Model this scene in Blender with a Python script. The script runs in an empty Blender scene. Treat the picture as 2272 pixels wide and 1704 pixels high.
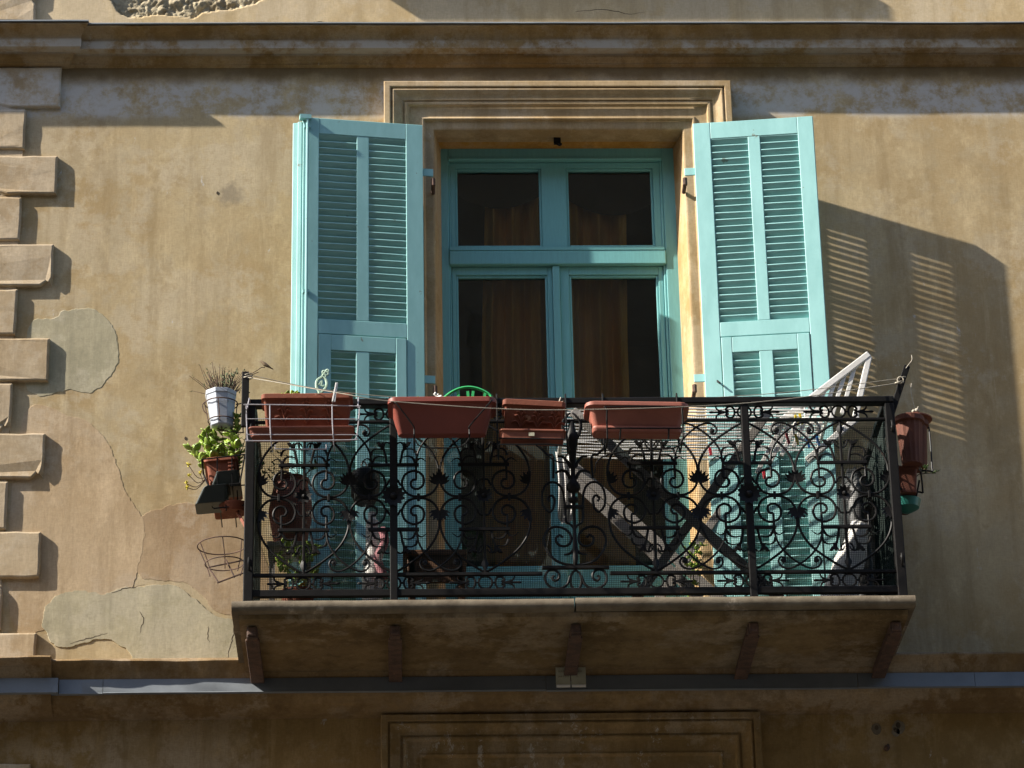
import bpy, bmesh, math, random
from mathutils import Vector, Matrix, noise, Euler
R = math.radians
random.seed(11)
sc = bpy.context.scene
COL = sc.collection

# ------------------------------------------------------------------ camera, sky, sun, exposure
cd = bpy.data.cameras.new('camera'); cam = bpy.data.objects.new('camera', cd); COL.objects.link(cam)
rt, up, bk = (0.99938339, -0.02964668, -0.01881273), (0.00499692, -0.4102516, 0.91195869), (-0.0347545, -0.91149037, -0.40985049)
m = Matrix.Identity(4)
for i in range(3):
    m[i][0], m[i][1], m[i][2] = rt[i], up[i], bk[i]
m[0][3], m[1][3], m[2][3] = -0.52826847, -13.85465369, 1.60027259
cam.matrix_world = m
cd.sensor_width = 36; cd.lens = 113.2248; cd.clip_end = 500; cd.clip_start = .1
sc.camera = cam

SUN = Vector((4.0, 1.0, -3.0)).normalized()            # direction the light travels
elev = math.asin(-SUN.z)
w = bpy.data.worlds.new('World'); sc.world = w; w.use_nodes = True
nt = w.node_tree; bg = nt.nodes['Background']
sky = nt.nodes.new('ShaderNodeTexSky'); sky.sky_type = 'NISHITA'; sky.sun_disc = False
sky.sun_elevation = elev; sky.sun_rotation = math.atan2(-SUN.x, -SUN.y) % (2 * math.pi)
nt.links.new(sky.outputs[0], bg.inputs[0]); bg.inputs[1].default_value = 0.125
ld = bpy.data.lights.new('sun', 'SUN'); ld.energy = 5.0; ld.angle = R(.53); ld.color = (1, .93, .82)
sun = bpy.data.objects.new('sun', ld); COL.objects.link(sun)
sun.rotation_euler = SUN.to_track_quat('-Z', 'Y').to_euler(); sun.location = (-9, -3, 16)
sc.view_settings.view_transform = 'Standard'; sc.view_settings.look = 'None'
sc.view_settings.exposure = 1.28; sc.view_settings.gamma = 1; sc.view_settings.use_curve_mapping = False

# ------------------------------------------------------------------ materials
def nodes(name):
    mt = bpy.data.materials.new(name); mt.use_nodes = True
    n = mt.node_tree.nodes; l = mt.node_tree.links
    return mt, n, l, n['Principled BSDF']
def rgba(c): return (c[0], c[1], c[2], 1)
def nz(n, l, vec, scale, detail=4, rough=.55, stretch=None):
    t = n.new('ShaderNodeTexNoise'); t.inputs['Scale'].default_value = scale
    t.inputs['Detail'].default_value = detail; t.inputs['Roughness'].default_value = rough
    if stretch:
        mp = n.new('ShaderNodeMapping'); mp.inputs['Scale'].default_value = stretch
        l.new(vec, mp.inputs['Vector']); vec = mp.outputs[0]
    l.new(vec, t.inputs['Vector']); return t.outputs['Fac']
def ramp(n, l, fac, a, b):
    r = n.new('ShaderNodeMapRange'); r.interpolation_type = 'SMOOTHSTEP'
    r.inputs['From Min'].default_value = a; r.inputs['From Max'].default_value = b
    l.new(fac, r.inputs['Value']); return r.outputs[0]
def mixc(n, l, fac, a, b):
    x = n.new('ShaderNodeMix'); x.data_type = 'RGBA'
    if isinstance(fac, (int, float)): x.inputs[0].default_value = fac
    else: l.new(fac, x.inputs[0])
    for s, v in ((6, a), (7, b)):
        if isinstance(v, tuple): x.inputs[s].default_value = rgba(v)
        else: l.new(v, x.inputs[s])
    return x.outputs[2]
def mth(n, l, op, a, b=None):
    x = n.new('ShaderNodeMath'); x.operation = op
    for i, v in enumerate((a, b)):
        if v is None: continue
        if isinstance(v, (int, float)): x.inputs[i].default_value = v
        else: l.new(v, x.inputs[i])
    return x.outputs[0]
def bump(n, l, b, hs):
    prev = None
    for h, dist, st in hs:
        x = n.new('ShaderNodeBump'); x.inputs['Distance'].default_value = dist; x.inputs['Strength'].default_value = st
        l.new(h, x.inputs['Height'])
        if prev: l.new(prev, x.inputs['Normal'])
        prev = x.outputs[0]
    l.new(prev, b.inputs['Normal'])
def M(name, c1, c2=None, scale=9, rough=.6, bsc=60, bd=.0015, metal=0, spec=.5, stretch=None, c3=None, t3=(.62, .72), s3=25, st3=None):
    mt, n, l, b = nodes(name)
    pos = n.new('ShaderNodeNewGeometry').outputs['Position']
    c2 = c2 or tuple(x * .7 for x in c1)
    col = mixc(n, l, ramp(n, l, nz(n, l, pos, scale, 6, .65, stretch), .32, .68), c2, c1)
    if c3: col = mixc(n, l, ramp(n, l, nz(n, l, pos, s3, 5, .7, st3), *t3), col, c3)
    l.new(col, b.inputs['Base Color'])
    b.inputs['Roughness'].default_value = rough; b.inputs['Metallic'].default_value = metal
    b.inputs['Specular IOR Level'].default_value = spec
    if bd: bump(n, l, b, [(nz(n, l, pos, bsc, 5, .6, stretch), bd, .6)])
    return mt
def stucco(name, c1, c2, c3, white=(.52, .50, .47), wz=None, wamt=(.56, .66), dark_top=None, bs=1.0, scratch=True, flake=0.0):
    mt, n, l, b = nodes(name)
    g = n.new('ShaderNodeNewGeometry'); pos = g.outputs['Position']
    big = nz(n, l, pos, 1.1, 7, .62); mid = nz(n, l, pos, 4.5, 8, .68); fine = nz(n, l, pos, 38, 6, .7)
    str_ = nz(n, l, pos, 1.0, 7, .66, (9, 9, .8))
    col = mixc(n, l, ramp(n, l, big, .40, .60), c1, c2)
    grey = tuple(.62 * x + .38 * y for x, y in zip(c1, (.40, .36, .30)))
    blot = mth(n, l, 'ADD', mth(n, l, 'MULTIPLY', nz(n, l, pos, 1.6, 4, .6), .6), mth(n, l, 'MULTIPLY', nz(n, l, pos, 9, 10, .78), .4))
    col = mixc(n, l, mth(n, l, 'MULTIPLY', ramp(n, l, blot, .485, .545), .7), col, tuple(min(1, x * 1.10 + .012) for x in grey))
    deep = mth(n, l, 'ADD', mth(n, l, 'MULTIPLY', nz(n, l, pos, 2.3, 4, .6, (1, 1, .6)), .55), mth(n, l, 'MULTIPLY', nz(n, l, pos, 13, 10, .76), .45))
    col = mixc(n, l, mth(n, l, 'MULTIPLY', ramp(n, l, deep, .52, .585), .55), col, tuple(x * .82 for x in c2))
    col = mixc(n, l, mth(n, l, 'MULTIPLY', ramp(n, l, mid, .46, .64), .55), col, c3)
    col = mixc(n, l, mth(n, l, 'MULTIPLY', ramp(n, l, str_, .47, .66), .5), col, tuple(x * .74 for x in c2))
    col = mixc(n, l, mth(n, l, 'MULTIPLY', ramp(n, l, nz(n, l, pos, 1.0, 8, .7, (13, 13, 1.0)), .54, .68), .35), col, tuple(min(1, x * 1.25 + .03) for x in c1))
    pale = tuple(min(1, x * 1.3 + .025) for x in c1)
    col = mixc(n, l, mth(n, l, 'MULTIPLY', ramp(n, l, nz(n, l, pos, 1.0, 10, .74, (6, 6, 3.6)), .49, .66), .42), col, pale)
    weave = nz(n, l, pos, 1.0, 3, .6, (150, 150, 35)); weave2 = nz(n, l, pos, 1.0, 3, .6, (40, 40, 160))
    wv = mth(n, l, 'MULTIPLY', mth(n, l, 'ADD', weave, weave2), .5)
    col = mixc(n, l, mth(n, l, 'MULTIPLY', ramp(n, l, wv, .42, .6), .22), col, tuple(x * .6 for x in c2))
    col = mixc(n, l, mth(n, l, 'MULTIPLY', ramp(n, l, fine, .55, .75), .3), col, pale)
    if wz:                                           # lime bloom where rain never reaches: a band of the wall
        sep = n.new('ShaderNodeSeparateXYZ'); l.new(pos, sep.inputs[0])
        band = mth(n, l, 'MULTIPLY', ramp(n, l, sep.outputs['Z'], wz[0], wz[1]), ramp(n, l, sep.outputs['Z'], wz[3], wz[2]))
        wn = mth(n, l, 'ADD', mth(n, l, 'MULTIPLY', nz(n, l, pos, 3.2, 10, .72), .62), mth(n, l, 'MULTIPLY', nz(n, l, pos, 16, 8, .75), .38))
        col = mixc(n, l, mth(n, l, 'MULTIPLY', mth(n, l, 'MULTIPLY', ramp(n, l, wn, .43, .56), band), .9), col, white)
    if scratch:                                      # flaked paint scratches
        s1 = ramp(n, l, nz(n, l, pos, 1.0, 9, .78, (9, 9, 4)), .64 - flake, .68 - flake)
        col = mixc(n, l, mth(n, l, 'MULTIPLY', s1, .75), col, white)
        s2 = ramp(n, l, nz(n, l, pos, 1.0, 9, .8, (14, 14, 22)), .655 - flake, .695 - flake)
        col = mixc(n, l, mth(n, l, 'MULTIPLY', s2, .6), col, white)
    pit = ramp(n, l, nz(n, l, pos, 55, 3, .5), .27, .21)
    col = mixc(n, l, mth(n, l, 'MULTIPLY', pit, .6), col, tuple(x * .35 for x in c2))
    if wz and dark_top:                                 # sooty smudge left of the shutter
        mp = n.new('ShaderNodeVectorMath'); mp.operation = 'DISTANCE'; mp.inputs[1].default_value = (-1.345, 0, 8.84); l.new(pos, mp.inputs[0])
        sm = mth(n, l, 'ADD', mp.outputs['Value'], mth(n, l, 'MULTIPLY', mth(n, l, 'SUBTRACT', nz(n, l, pos, 14, 8, .7), .5), .22))
        col = mixc(n, l, mth(n, l, 'MULTIPLY', ramp(n, l, sm, .085, .02), .6), col, (.17, .14, .10))
    if dark_top:  # colour darkens upward from a wavering height
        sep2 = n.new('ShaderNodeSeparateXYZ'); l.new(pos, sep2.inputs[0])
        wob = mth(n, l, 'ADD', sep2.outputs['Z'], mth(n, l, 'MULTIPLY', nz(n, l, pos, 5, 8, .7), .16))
        dtop = ramp(n, l, wob, dark_top[0], dark_top[1])
        col = mixc(n, l, mth(n, l, 'MULTIPLY', dtop, .8), col, (.13, .085, .04))
    l.new(col, b.inputs['Base Color']); b.inputs['Roughness'].default_value = .9; b.inputs['Specular IOR Level'].default_value = .2
    bump(n, l, b, [(mid, .007 * bs, .3), (nz(n, l, pos, 22, 7, .65), .0011 * bs, .4), (wv, .0006 * bs, .4), (fine, .0007 * bs, .4)])
    return mt

OCH1, OCH2, OCH3 = (.455, .358, .208), (.375, .270, .136), (.385, .31, .19)
m_wall = stucco('ochre_stucco', OCH1, OCH2, OCH3, flake=.012, wz=(9.24, 9.30, 9.42, 9.50), dark_top=(9.515, 9.60))
m_wall_up = stucco('pale_ochre_stucco', (.52, .41, .25), (.46, .34, .18), (.50, .40, .26), scratch=False)
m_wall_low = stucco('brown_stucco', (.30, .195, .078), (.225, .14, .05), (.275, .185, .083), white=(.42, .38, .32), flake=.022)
m_quoin = stucco('quoin_plaster', (.44, .345, .225), (.37, .275, .165), (.41, .325, .215), wz=(9.26, 9.34, 9.48, 9.54), scratch=False, bs=1.1)
m_corn = stucco('cornice_plaster', (.33, .225, .105), (.25, .155, .06), (.29, .205, .115), wz=(9.585, 9.60, 9.635, 9.665), white=(.42, .38, .32), bs=.6)
m_trim = stucco('casing_plaster', (.42, .305, .17), (.34, .23, .11), (.40, .30, .18), bs=.5)
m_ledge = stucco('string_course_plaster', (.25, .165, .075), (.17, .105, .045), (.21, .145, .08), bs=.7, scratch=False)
m_soffit = stucco('orange_reveal_paint', (.47, .25, .055), (.38, .19, .04), (.42, .23, .06), bs=.3, scratch=False)
m_reveal = stucco('ochre_reveal_paint', (.46, .31, .15), (.37, .22, .085), (.43, .29, .14), bs=.3, flake=.01)
m_cement = stucco('grey_cement_render', (.405, .355, .235), (.335, .30, .20), (.43, .375, .25), bs=1.1, scratch=False)
m_skin = stucco('plaster_skim', (.46, .345, .215), (.38, .265, .145), (.42, .315, .20), bs=1.2, scratch=False)
m_skin2 = stucco('older_plaster_skim', (.38, .275, .165), (.31, .21, .115), (.35, .255, .16), bs=1.2, scratch=False)
m_rubble = M('exposed_rubble', (.42, .36, .24), (.26, .21, .13), 14, .95, 70, .006, c3=(.5, .45, .33), s3=30)
m_slab = M('weathered_marble_edge', (.185, .15, .10), (.10, .075, .045), 7, .75, 50, .002, c3=(.42, .36, .28), t3=(.58, .72), s3=6)
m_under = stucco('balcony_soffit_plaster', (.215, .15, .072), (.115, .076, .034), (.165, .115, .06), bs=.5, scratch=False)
m_rust = M('rusty_iron', (.11, .06, .04), (.05, .03, .022), 22, .85, 90, .003, c3=(.25, .13, .07), s3=40)
m_iron = M('black_iron_paint', (.010, .009, .0085), (.006, .0055, .005), 20, .5, 120, .0008, spec=.16, c3=(.06, .032, .02), t3=(.64, .76), s3=22)
m_net = M('green_plastic_net', (.004, .016, .012), (.003, .011, .008), 20, .6, bd=0, spec=.15)
TEAL = (.27, .51, .50)
m_teal = M('turquoise_paint', TEAL, (.225, .445, .435), 2.2, .5, 1, .0003, stretch=(6, 6, 2.0), c3=(.17, .20, .16), t3=(.665, .70), s3=14)
m_tealh = M('turquoise_slat_paint', TEAL, (.215, .42, .41), 3, .5, 1, .0003, stretch=(3, 3, 20), c3=(.15, .21, .18), t3=(.67, .71), s3=12)
m_doorp = M('green_turquoise_door_paint', (.165, .42, .42), (.145, .37, .37), 5, .4, 1, .0003, stretch=(30, 30, 2.5))
m_flash = M('grey_metal_flashing', (.165, .183, .20), (.12, .134, .148), 3, .5, 12, .002, c3=(.12, .10, .08), t3=(.68, .78), s3=12)
m_terra = M('terracotta', (.20, .05, .018), (.135, .032, .012), 10, .8, 80, .0018, c3=(.33, .17, .10), t3=(.63, .74), s3=18)
m_terrashade = M('shaded_terracotta', (.125, .036, .017), (.09, .026, .013), 10, .8, 80, .0015)  # terracotta darkened: shade on the right hand pots put into the colour
m_terrared = M('red_brown_plastic', (.22, .05, .033), (.175, .04, .027), 4, .5, 90, .0005)
m_terrapale = M('pale_terracotta_plastic', (.32, .105, .07), (.25, .08, .052), 6, .6, 60, .0006, c3=(.5, .25, .18), t3=(.66, .76), s3=14)
m_terradark = M('brown_terracotta_tray', (.24, .07, .035), (.15, .045, .025), 8, .75, 70, .0015)
m_white = M('white_paint', (.74, .72, .68), (.62, .60, .56), 8, .5, 80, .0008)
m_bucket = M('shade_greyed_enamel', (.40, .43, .48), (.31, .34, .39), 6, .35, 60, .0006, c3=(.32, .18, .08), t3=(.70, .78), s3=14)  # white enamel greyed: the shade on the bucket is in its colour
m_wirew = M('white_wire', (.38, .36, .38), (.30, .28, .30), 20, .4, bd=0)
m_darkplast = M('dark_green_plastic', (.018, .026, .022), (.012, .018, .016), 10, .45, 60, .0008)
m_tealplast = M('teal_plastic', (.02, .17, .14), (.015, .12, .10), 10, .4, bd=0)
m_green = M('bright_green_plastic', (.05, .42, .13), (.04, .36, .11), 8, .35, bd=0)
m_palegreen = M('pale_green_enamel', (.46, .60, .46), (.36, .5, .38), 30, .5, 60, .001, c3=(.12, .14, .09), t3=(.66, .74), s3=60)
m_leaf = M('succulent_leaf', (.27, .37, .05), (.15, .24, .03), 25, .4, bd=0, c3=(.28, .14, .04), t3=(.66, .78), s3=40)
m_leaf2 = M('green_leaf', (.07, .13, .025), (.035, .075, .015), 30, .5, bd=0)
m_leaf3 = M('grey_green_leaf', (.11, .15, .055), (.06, .09, .035), 30, .6, bd=0)
m_yellow = M('yellow_petal', (.62, .55, .05), (.5, .42, .03), 30, .6, bd=0)
m_twig = M('dry_twig', (.13, .085, .055), (.07, .045, .03), 40, .9, 150, .001)
m_soil = M('soil', (.05, .035, .025), (.025, .018, .012), 40, .95, 80, .006)
m_cord = M('line_cord', (.42, .38, .30), (.32, .28, .22), 30, .8, bd=0)
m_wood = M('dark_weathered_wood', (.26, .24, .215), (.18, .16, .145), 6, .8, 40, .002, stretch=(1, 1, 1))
m_woodlit = M('sunlit_weathered_wood', (.30, .27, .24), (.22, .20, .18), 6, .8, 40, .002)  # lighter copy of the wood: sunlight on rear legs and brace painted in
m_bench = M('brown_wood', (.14, .065, .028), (.09, .04, .018), 5, .6, 40, .0012, stretch=(2, 8, 8))
m_black = M('black_plastic', (.008, .008, .009), (.006, .006, .006), 10, .5, bd=0)
m_curtain = M('brown_orange_curtain', (.88, .42, .10), (.66, .28, .06), 3, .9, 1, .001, stretch=(120, 120, 6))
m_valance = M('dark_brown_fabric', (.045, .02, .010), (.03, .014, .008), 6, .9, bd=0)
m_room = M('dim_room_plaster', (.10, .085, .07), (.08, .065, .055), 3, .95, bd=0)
m_card = M('yellowed_card', (.40, .38, .28), (.33, .31, .22), 12, .9, bd=0)
m_ink = M('faded_ink', (.20, .15, .08), (.15, .1, .06), 12, .9, bd=0)
m_red = M('red_plastic', (.5, .02, .04), (.4, .02, .03), 10, .4, bd=0)
m_blue = M('blue_plastic', (.03, .16, .45), (.03, .12, .36), 10, .4, bd=0)
m_yel = M('yellow_plastic', (.6, .45, .03), (.5, .36, .02), 10, .4, bd=0)
m_bird = M('brown_feathers', (.23, .17, .10), (.13, .09, .05), 60, .9, 160, .001)
m_street = M('street_paving', (.07, .066, .06), (.05, .047, .043), 1.5, .9, 14, .004)
m_crack = M('crack_dirt', (.07, .05, .03), (.04, .03, .02), 30, 1, bd=0)
m_pink = M('pink_cloth', (.5, .22, .24), (.42, .18, .2), 10, .9, bd=0)

mt, n, l, b = nodes('window_glass')
n.remove(b); out = n['Material Output']
fr = n.new('ShaderNodeFresnel'); fr.inputs['IOR'].default_value = 1.5
tr = n.new('ShaderNodeBsdfTransparent'); tr.inputs[0].default_value = (.80, .84, .82, 1)
gl = n.new('ShaderNodeBsdfGlossy'); gl.inputs['Roughness'].default_value = .02
mx = n.new('ShaderNodeMixShader')
l.new(fr.outputs[0], mx.inputs[0]); l.new(tr.outputs[0], mx.inputs[1]); l.new(gl.outputs[0], mx.inputs[2])
pos = n.new('ShaderNodeNewGeometry').outputs['Position']
df = n.new('ShaderNodeBsdfDiffuse'); df.inputs[0].default_value = (.5, .45, .38, 1); mx2 = n.new('ShaderNodeMixShader')
l.new(mth(n, l, 'MULTIPLY', ramp(n, l, nz(n, l, pos, 1.0, 5, .6, (5, 5, 3)), .45, .72), .022), mx2.inputs[0]); l.new(mx.outputs[0], mx2.inputs[1]); l.new(df.outputs[0], mx2.inputs[2]); l.new(mx2.outputs[0], out.inputs[0])
gb = n.new('ShaderNodeBump'); gb.inputs['Distance'].default_value = .004; gb.inputs['Strength'].default_value = .5; l.new(nz(n, l, pos, 2.2, 2, .5), gb.inputs['Height']); l.new(gb.outputs[0], gl.inputs['Normal'])
m_glass = mt

mt, n, l, b = nodes('striped_white_cloth')
pos = n.new('ShaderNodeNewGeometry').outputs['Position']
wv = n.new('ShaderNodeTexWave'); wv.bands_direction = 'Z'; wv.inputs['Scale'].default_value = 11; wv.inputs['Distortion'].default_value = 2.5
wv.inputs['Detail'].default_value = 2; l.new(pos, wv.inputs['Vector'])
l.new(mixc(n, l, ramp(n, l, wv.outputs['Fac'], .3, .55), (.20, .16, .14), (.74, .72, .70)), b.inputs['Base Color']); b.inputs['Roughness'].default_value = .95
m_stripe = mt

# ------------------------------------------------------------------ mesh helpers; coordinates are (x along facade, d out of the wall, z up)
WL = {}
class MB:
    def __init__(s, fn=None): s.v = []; s.f = []; s.fn = fn; s.mi = []
    def add(s, vs, fs, mi=0):
        o = len(s.v)
        s.v += [s.fn(p) if s.fn else p for p in vs]
        s.f += [tuple(i + o for i in f) for f in fs]; s.mi += [mi] * len(fs)
    def box(s, x0, x1, d0, d1, z0, z1):
        vs = [(x, d, z) for x in (x0, x1) for d in (d0, d1) for z in (z0, z1)]
        s.add(vs, [(0, 1, 3, 2), (4, 6, 7, 5), (0, 4, 5, 1), (2, 3, 7, 6), (0, 2, 6, 4), (1, 5, 7, 3)]); return s
    def bar(s, a, b, wx, wy, upv=(0, 0, 1)):
        a = Vector(a); b = Vector(b); t = (b - a).normalized(); u = Vector(upv); sd = t.cross(u)
        if sd.length < 1e-4: sd = t.cross(Vector((1, 0, 0)))
        sd.normalize(); u = sd.cross(t).normalized()
        vs = [tuple(p + sd * (i * wx / 2) + u * (j * wy / 2)) for p in (a, b) for i, j in ((-1, -1), (1, -1), (1, 1), (-1, 1))]
        s.add(vs, [(0, 1, 2, 3), (7, 6, 5, 4), (0, 4, 5, 1), (1, 5, 6, 2), (2, 6, 7, 3), (3, 7, 4, 0)]); return s
    def tube(s, pts, r, n=6, closed=False, r1=None, flat=1.0):
        P = [Vector(p) for p in pts]; N = len(P); vs = []
        ref = None
        for i, p in enumerate(P):
            a = P[(i - 1) % N] if closed else P[max(i - 1, 0)]
            c = P[(i + 1) % N] if closed else P[min(i + 1, N - 1)]
            t = (c - a)
            if t.length < 1e-7: t = Vector((0, 0, 1))
            t.normalize()
            if ref is None:
                ref = t.cross(Vector((0, 1, 0)))
                if ref.length < .2: ref = t.cross(Vector((0, 0, 1)))
            ref = ref - t * ref.dot(t); ref.normalize(); bi = t.cross(ref)
            rr = r if r1 is None else r + (r1 - r) * i / max(1, N - 1)
            for k in range(n):
                an = 2 * math.pi * k / n
                vs.append(tuple(p + ref * (rr * math.cos(an)) + bi * (rr * flat * math.sin(an))))
        fs = []
        for i in range(N if closed else N - 1):
            j = (i + 1) % N
            for k in range(n):
                k2 = (k + 1) % n
                fs.append((i * n + k, i * n + k2, j * n + k2, j * n + k))
        if not closed:
            fs.append(tuple(range(n))[::-1]); fs.append(tuple((N - 1) * n + k for k in range(n)))
        s.add(vs, fs); return s
    def loft(s, loops, cap0=True, cap1=True):
        n = len(loops[0]); vs = [p for L in loops for p in L]; fs = []
        for i in range(len(loops) - 1):
            for k in range(n):
                k2 = (k + 1) % n
                fs.append((i * n + k, i * n + k2, (i + 1) * n + k2, (i + 1) * n + k))
        if cap0: fs.append(tuple(range(n))[::-1])
        if cap1: fs.append(tuple((len(loops) - 1) * n + k for k in range(n)))
        s.add(vs, fs); return s
    def prism(s, poly, d0, d1, inset=0):
        c = (sum(p[0] for p in poly) / len(poly), sum(p[1] for p in poly) / len(poly))
        def ins(p):
            v = Vector((c[0] - p[0], c[1] - p[1])); 
            return (p[0] + v.normalized()[0] * inset, p[1] + v.normalized()[1] * inset) if inset else p
        s.loft([[(x, d0, z) for x, z in poly], [(ins(q)[0], d1, ins(q)[1]) for q in poly]]); return s
    def sweepx(s, prof, x0, x1, n=1, jit=None, caps=True):
        loops = []
        for i in range(n + 1):
            x = x0 + (x1 - x0) * i / n
            loops.append([(x, d + (jit(x, d, z)[0] if jit else 0), z + (jit(x, d, z)[1] if jit else 0)) for d, z in prof])
        s.loft(loops, caps, caps); return s
    def ball(s, c, r, n=8, m_=6, sx=1, sd=1, sz=1):
        loops = []
        for i in range(1, m_):
            a = math.pi * i / m_
            loops.append([(c[0] + r * sx * math.sin(a) * math.cos(2 * math.pi * k / n), c[1] + r * sd * math.sin(a) * math.sin(2 * math.pi * k / n), c[2] - r * sz * math.cos(a)) for k in range(n)])
        s.loft(loops); return s
    def build(s, name, mat, parent=None, smooth=False, bevel=0, seg=2, label=None, cat=None, kind=None, group=None, origin=None):
        me = bpy.data.meshes.new(name)
        vs = [Vector((p[0], -p[1], p[2])) for p in s.v]
        if origin: c = Vector((origin[0], -origin[1], origin[2]))
        elif parent is None:
            c = Vector((sum(v.x for v in vs) / len(vs), sum(v.y for v in vs) / len(vs), min(v.z for v in vs)))
        else: c = sum(vs, Vector()) / len(vs)
        me.from_pydata([v - c for v in vs], [], s.f)
        mats = mat if isinstance(mat, list) else [mat]
        for q in mats: me.materials.append(q)
        if len(mats) > 1:
            for p, i in zip(me.polygons, s.mi): p.material_index = i
        bm = bmesh.new(); bm.from_mesh(me); bmesh.ops.recalc_face_normals(bm, faces=bm.faces); bm.to_mesh(me); bm.free()
        if smooth:
            for p in me.polygons: p.use_smooth = True
            if smooth != 'all':
                try: me.set_sharp_from_angle(angle=R(40))
                except Exception: pass
        o = bpy.data.objects.new(name, me); COL.objects.link(o)
        pl = Vector()
        if parent is not None:
            o.parent = parent; pl = WL[parent.name]
        o.location = c - pl; WL[o.name] = c.copy()
        if bevel:
            bv = o.modifiers.new('bevel', 'BEVEL'); bv.width = bevel; bv.segments = seg; bv.limit_method = 'ANGLE'; bv.angle_limit = R(35)
        tag(o, label, cat, group, kind); return o
def tag(o, label=None, cat=None, group=None, kind=None):
    if label: o['label'] = label
    if cat: o['category'] = cat
    if group: o['group'] = group
    if kind: o['kind'] = kind
    return o
def thing(name, label, cat, loc, group=None):
    o = bpy.data.objects.new(name, None); COL.objects.link(o); o.empty_display_size = .1
    o.location = (loc[0], -loc[1], loc[2]); WL[o.name] = Vector(o.location)
    return tag(o, label, cat, group)
def dup(o, parent, wloc, scale=None, rot=None, mesh=None):
    c = o.copy(); COL.objects.link(c)
    c.parent = parent; p = Vector((wloc[0], -wloc[1], wloc[2]))
    c.location = p - (WL[parent.name] if parent else Vector()); WL[c.name] = p
    if scale: c.scale = scale
    if rot: c.rotation_euler = rot
    return c
def spline(pts, n=5, closed=False):
    P = [Vector(p) for p in pts]; out = []; N = len(P)
    for i in range(N if closed else N - 1):
        p1, p2 = P[i], P[(i + 1) % N]
        p0 = P[(i - 1) % N] if closed or i > 0 else p1 * 2 - p2
        p3 = P[(i + 2) % N] if closed or i + 2 < N else p2 * 2 - p1
        for k in range(n):
            t = k / n
            out.append(.5 * ((2 * p1) + (p2 - p0) * t + (2 * p0 - 5 * p1 + 4 * p2 - p3) * t * t + (3 * p1 - p0 - 3 * p2 + p3) * t ** 3))
    if not closed: out.append(P[-1])
    return out
def rr(x0, x1, d0, d1, z, r=.01, n=3):
    out = []
    for cx, cy, a0 in ((x1 - r, d1 - r, 0), (x0 + r, d1 - r, 90), (x0 + r, d0 + r, 180), (x1 - r, d0 + r, 270)):
        for k in range(n + 1):
            a = R(a0 + 90 * k / n); out.append((cx + r * math.cos(a), cy + r * math.sin(a), z))
    return out
def circ(cx, cdp, z, r, n=20, ph=0):
    return [(cx + r * math.cos(2 * math.pi * k / n + ph), cdp + r * math.sin(2 * math.pi * k / n + ph), z) for k in range(n)]
def FB(p): return (p[0], p[1] + .05, p[2] - .022)       # everything that sits on the balcony

# ------------------------------------------------------------------ the setting: street
g = MB(); g.add([(-150, -40, 0), (150, -40, 0), (150, 200, 0), (-150, 200, 0)], [(0, 1, 2, 3)])
g.build('street', m_street, kind='structure')

# shaded house fronts across the street, behind the camera, mirrored dimly in the panes
k = MB(); random.seed(3); x = -60
while x < 60:
    wd_ = random.uniform(9, 14); h = random.uniform(19, 21); k.box(x, x + wd_ - .02, 17.5, 29, 0, h)
    for fl_ in range(5):
        for q_ in range(int(wd_ / 2.8)):
            xx = x + 1 + q_ * 2.8; zz = 1.2 + fl_ * 3.4
            if zz + 2 < h: k.box(xx, xx + 1.1, 17.38, 17.499, zz, zz + 1.9)
    k.box(x - .1, x + wd_ + .08, 17.2, 17.499, h - .5, h - .1); x += wd_
k.build('house_fronts', M('shaded_house_render', (.30, .24, .17), (.25, .19, .13), 1, .9, bd=0), kind='structure')
random.seed(11)

# ------------------------------------------------------------------ building
bld = thing('building', 'old ochre stucco town house with moulded cornice, quoins and turquoise shutters', 'building', (0, 0, 0))
XL, XR, ZT = -3.0, 7.0, 12.6
# (x0,x1,z0,z1) openings
OPS = [(-.355, .862, 6.47, 9.185), (-.36, .845, 3.6, 5.955)]
def wall_mesh(x0, x1, z0, z1, ops, dback=-.34):
    w_ = MB(); xs = sorted({x0, x1} | {v for o in ops for v in o[:2]}); zs = sorted({z0, z1} | {v for o in ops for v in o[2:] if z0 < v < z1})
    for i in range(len(xs) - 1):
        for j in range(len(zs) - 1):
            cx, cz = (xs[i] + xs[i + 1]) / 2, (zs[j] + zs[j + 1]) / 2
            if any(o[0] < cx < o[1] and o[2] < cz < o[3] for o in ops): continue
            w_.add([(xs[i], 0, zs[j]), (xs[i + 1], 0, zs[j]), (xs[i + 1], 0, zs[j + 1]), (xs[i], 0, zs[j + 1])], [(0, 1, 2, 3)])
    return w_
wm = wall_mesh(XL, XR, 6.28, 9.66, [OPS[0]])
wm.build('wall', m_wall, bld)
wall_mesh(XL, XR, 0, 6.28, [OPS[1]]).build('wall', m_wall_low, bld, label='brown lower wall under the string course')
# the upper wall leaves a rectangle for the broken plaster
up_ = MB()
for x0, x1, z0, z1 in ((XL, -2.08, 9.66, ZT), (-1.02, XR, 9.66, ZT), (-2.08, -1.02, 9.66, 9.72), (-2.08, -1.02, 10.08, ZT)):
    up_.add([(x0, 0, z0), (x1, 0, z0), (x1, 0, z1), (x0, 0, z1)], [(0, 1, 2, 3)])
up_.build('wall', m_wall_up, bld, label='pale ochre wall above the cornice')
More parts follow.
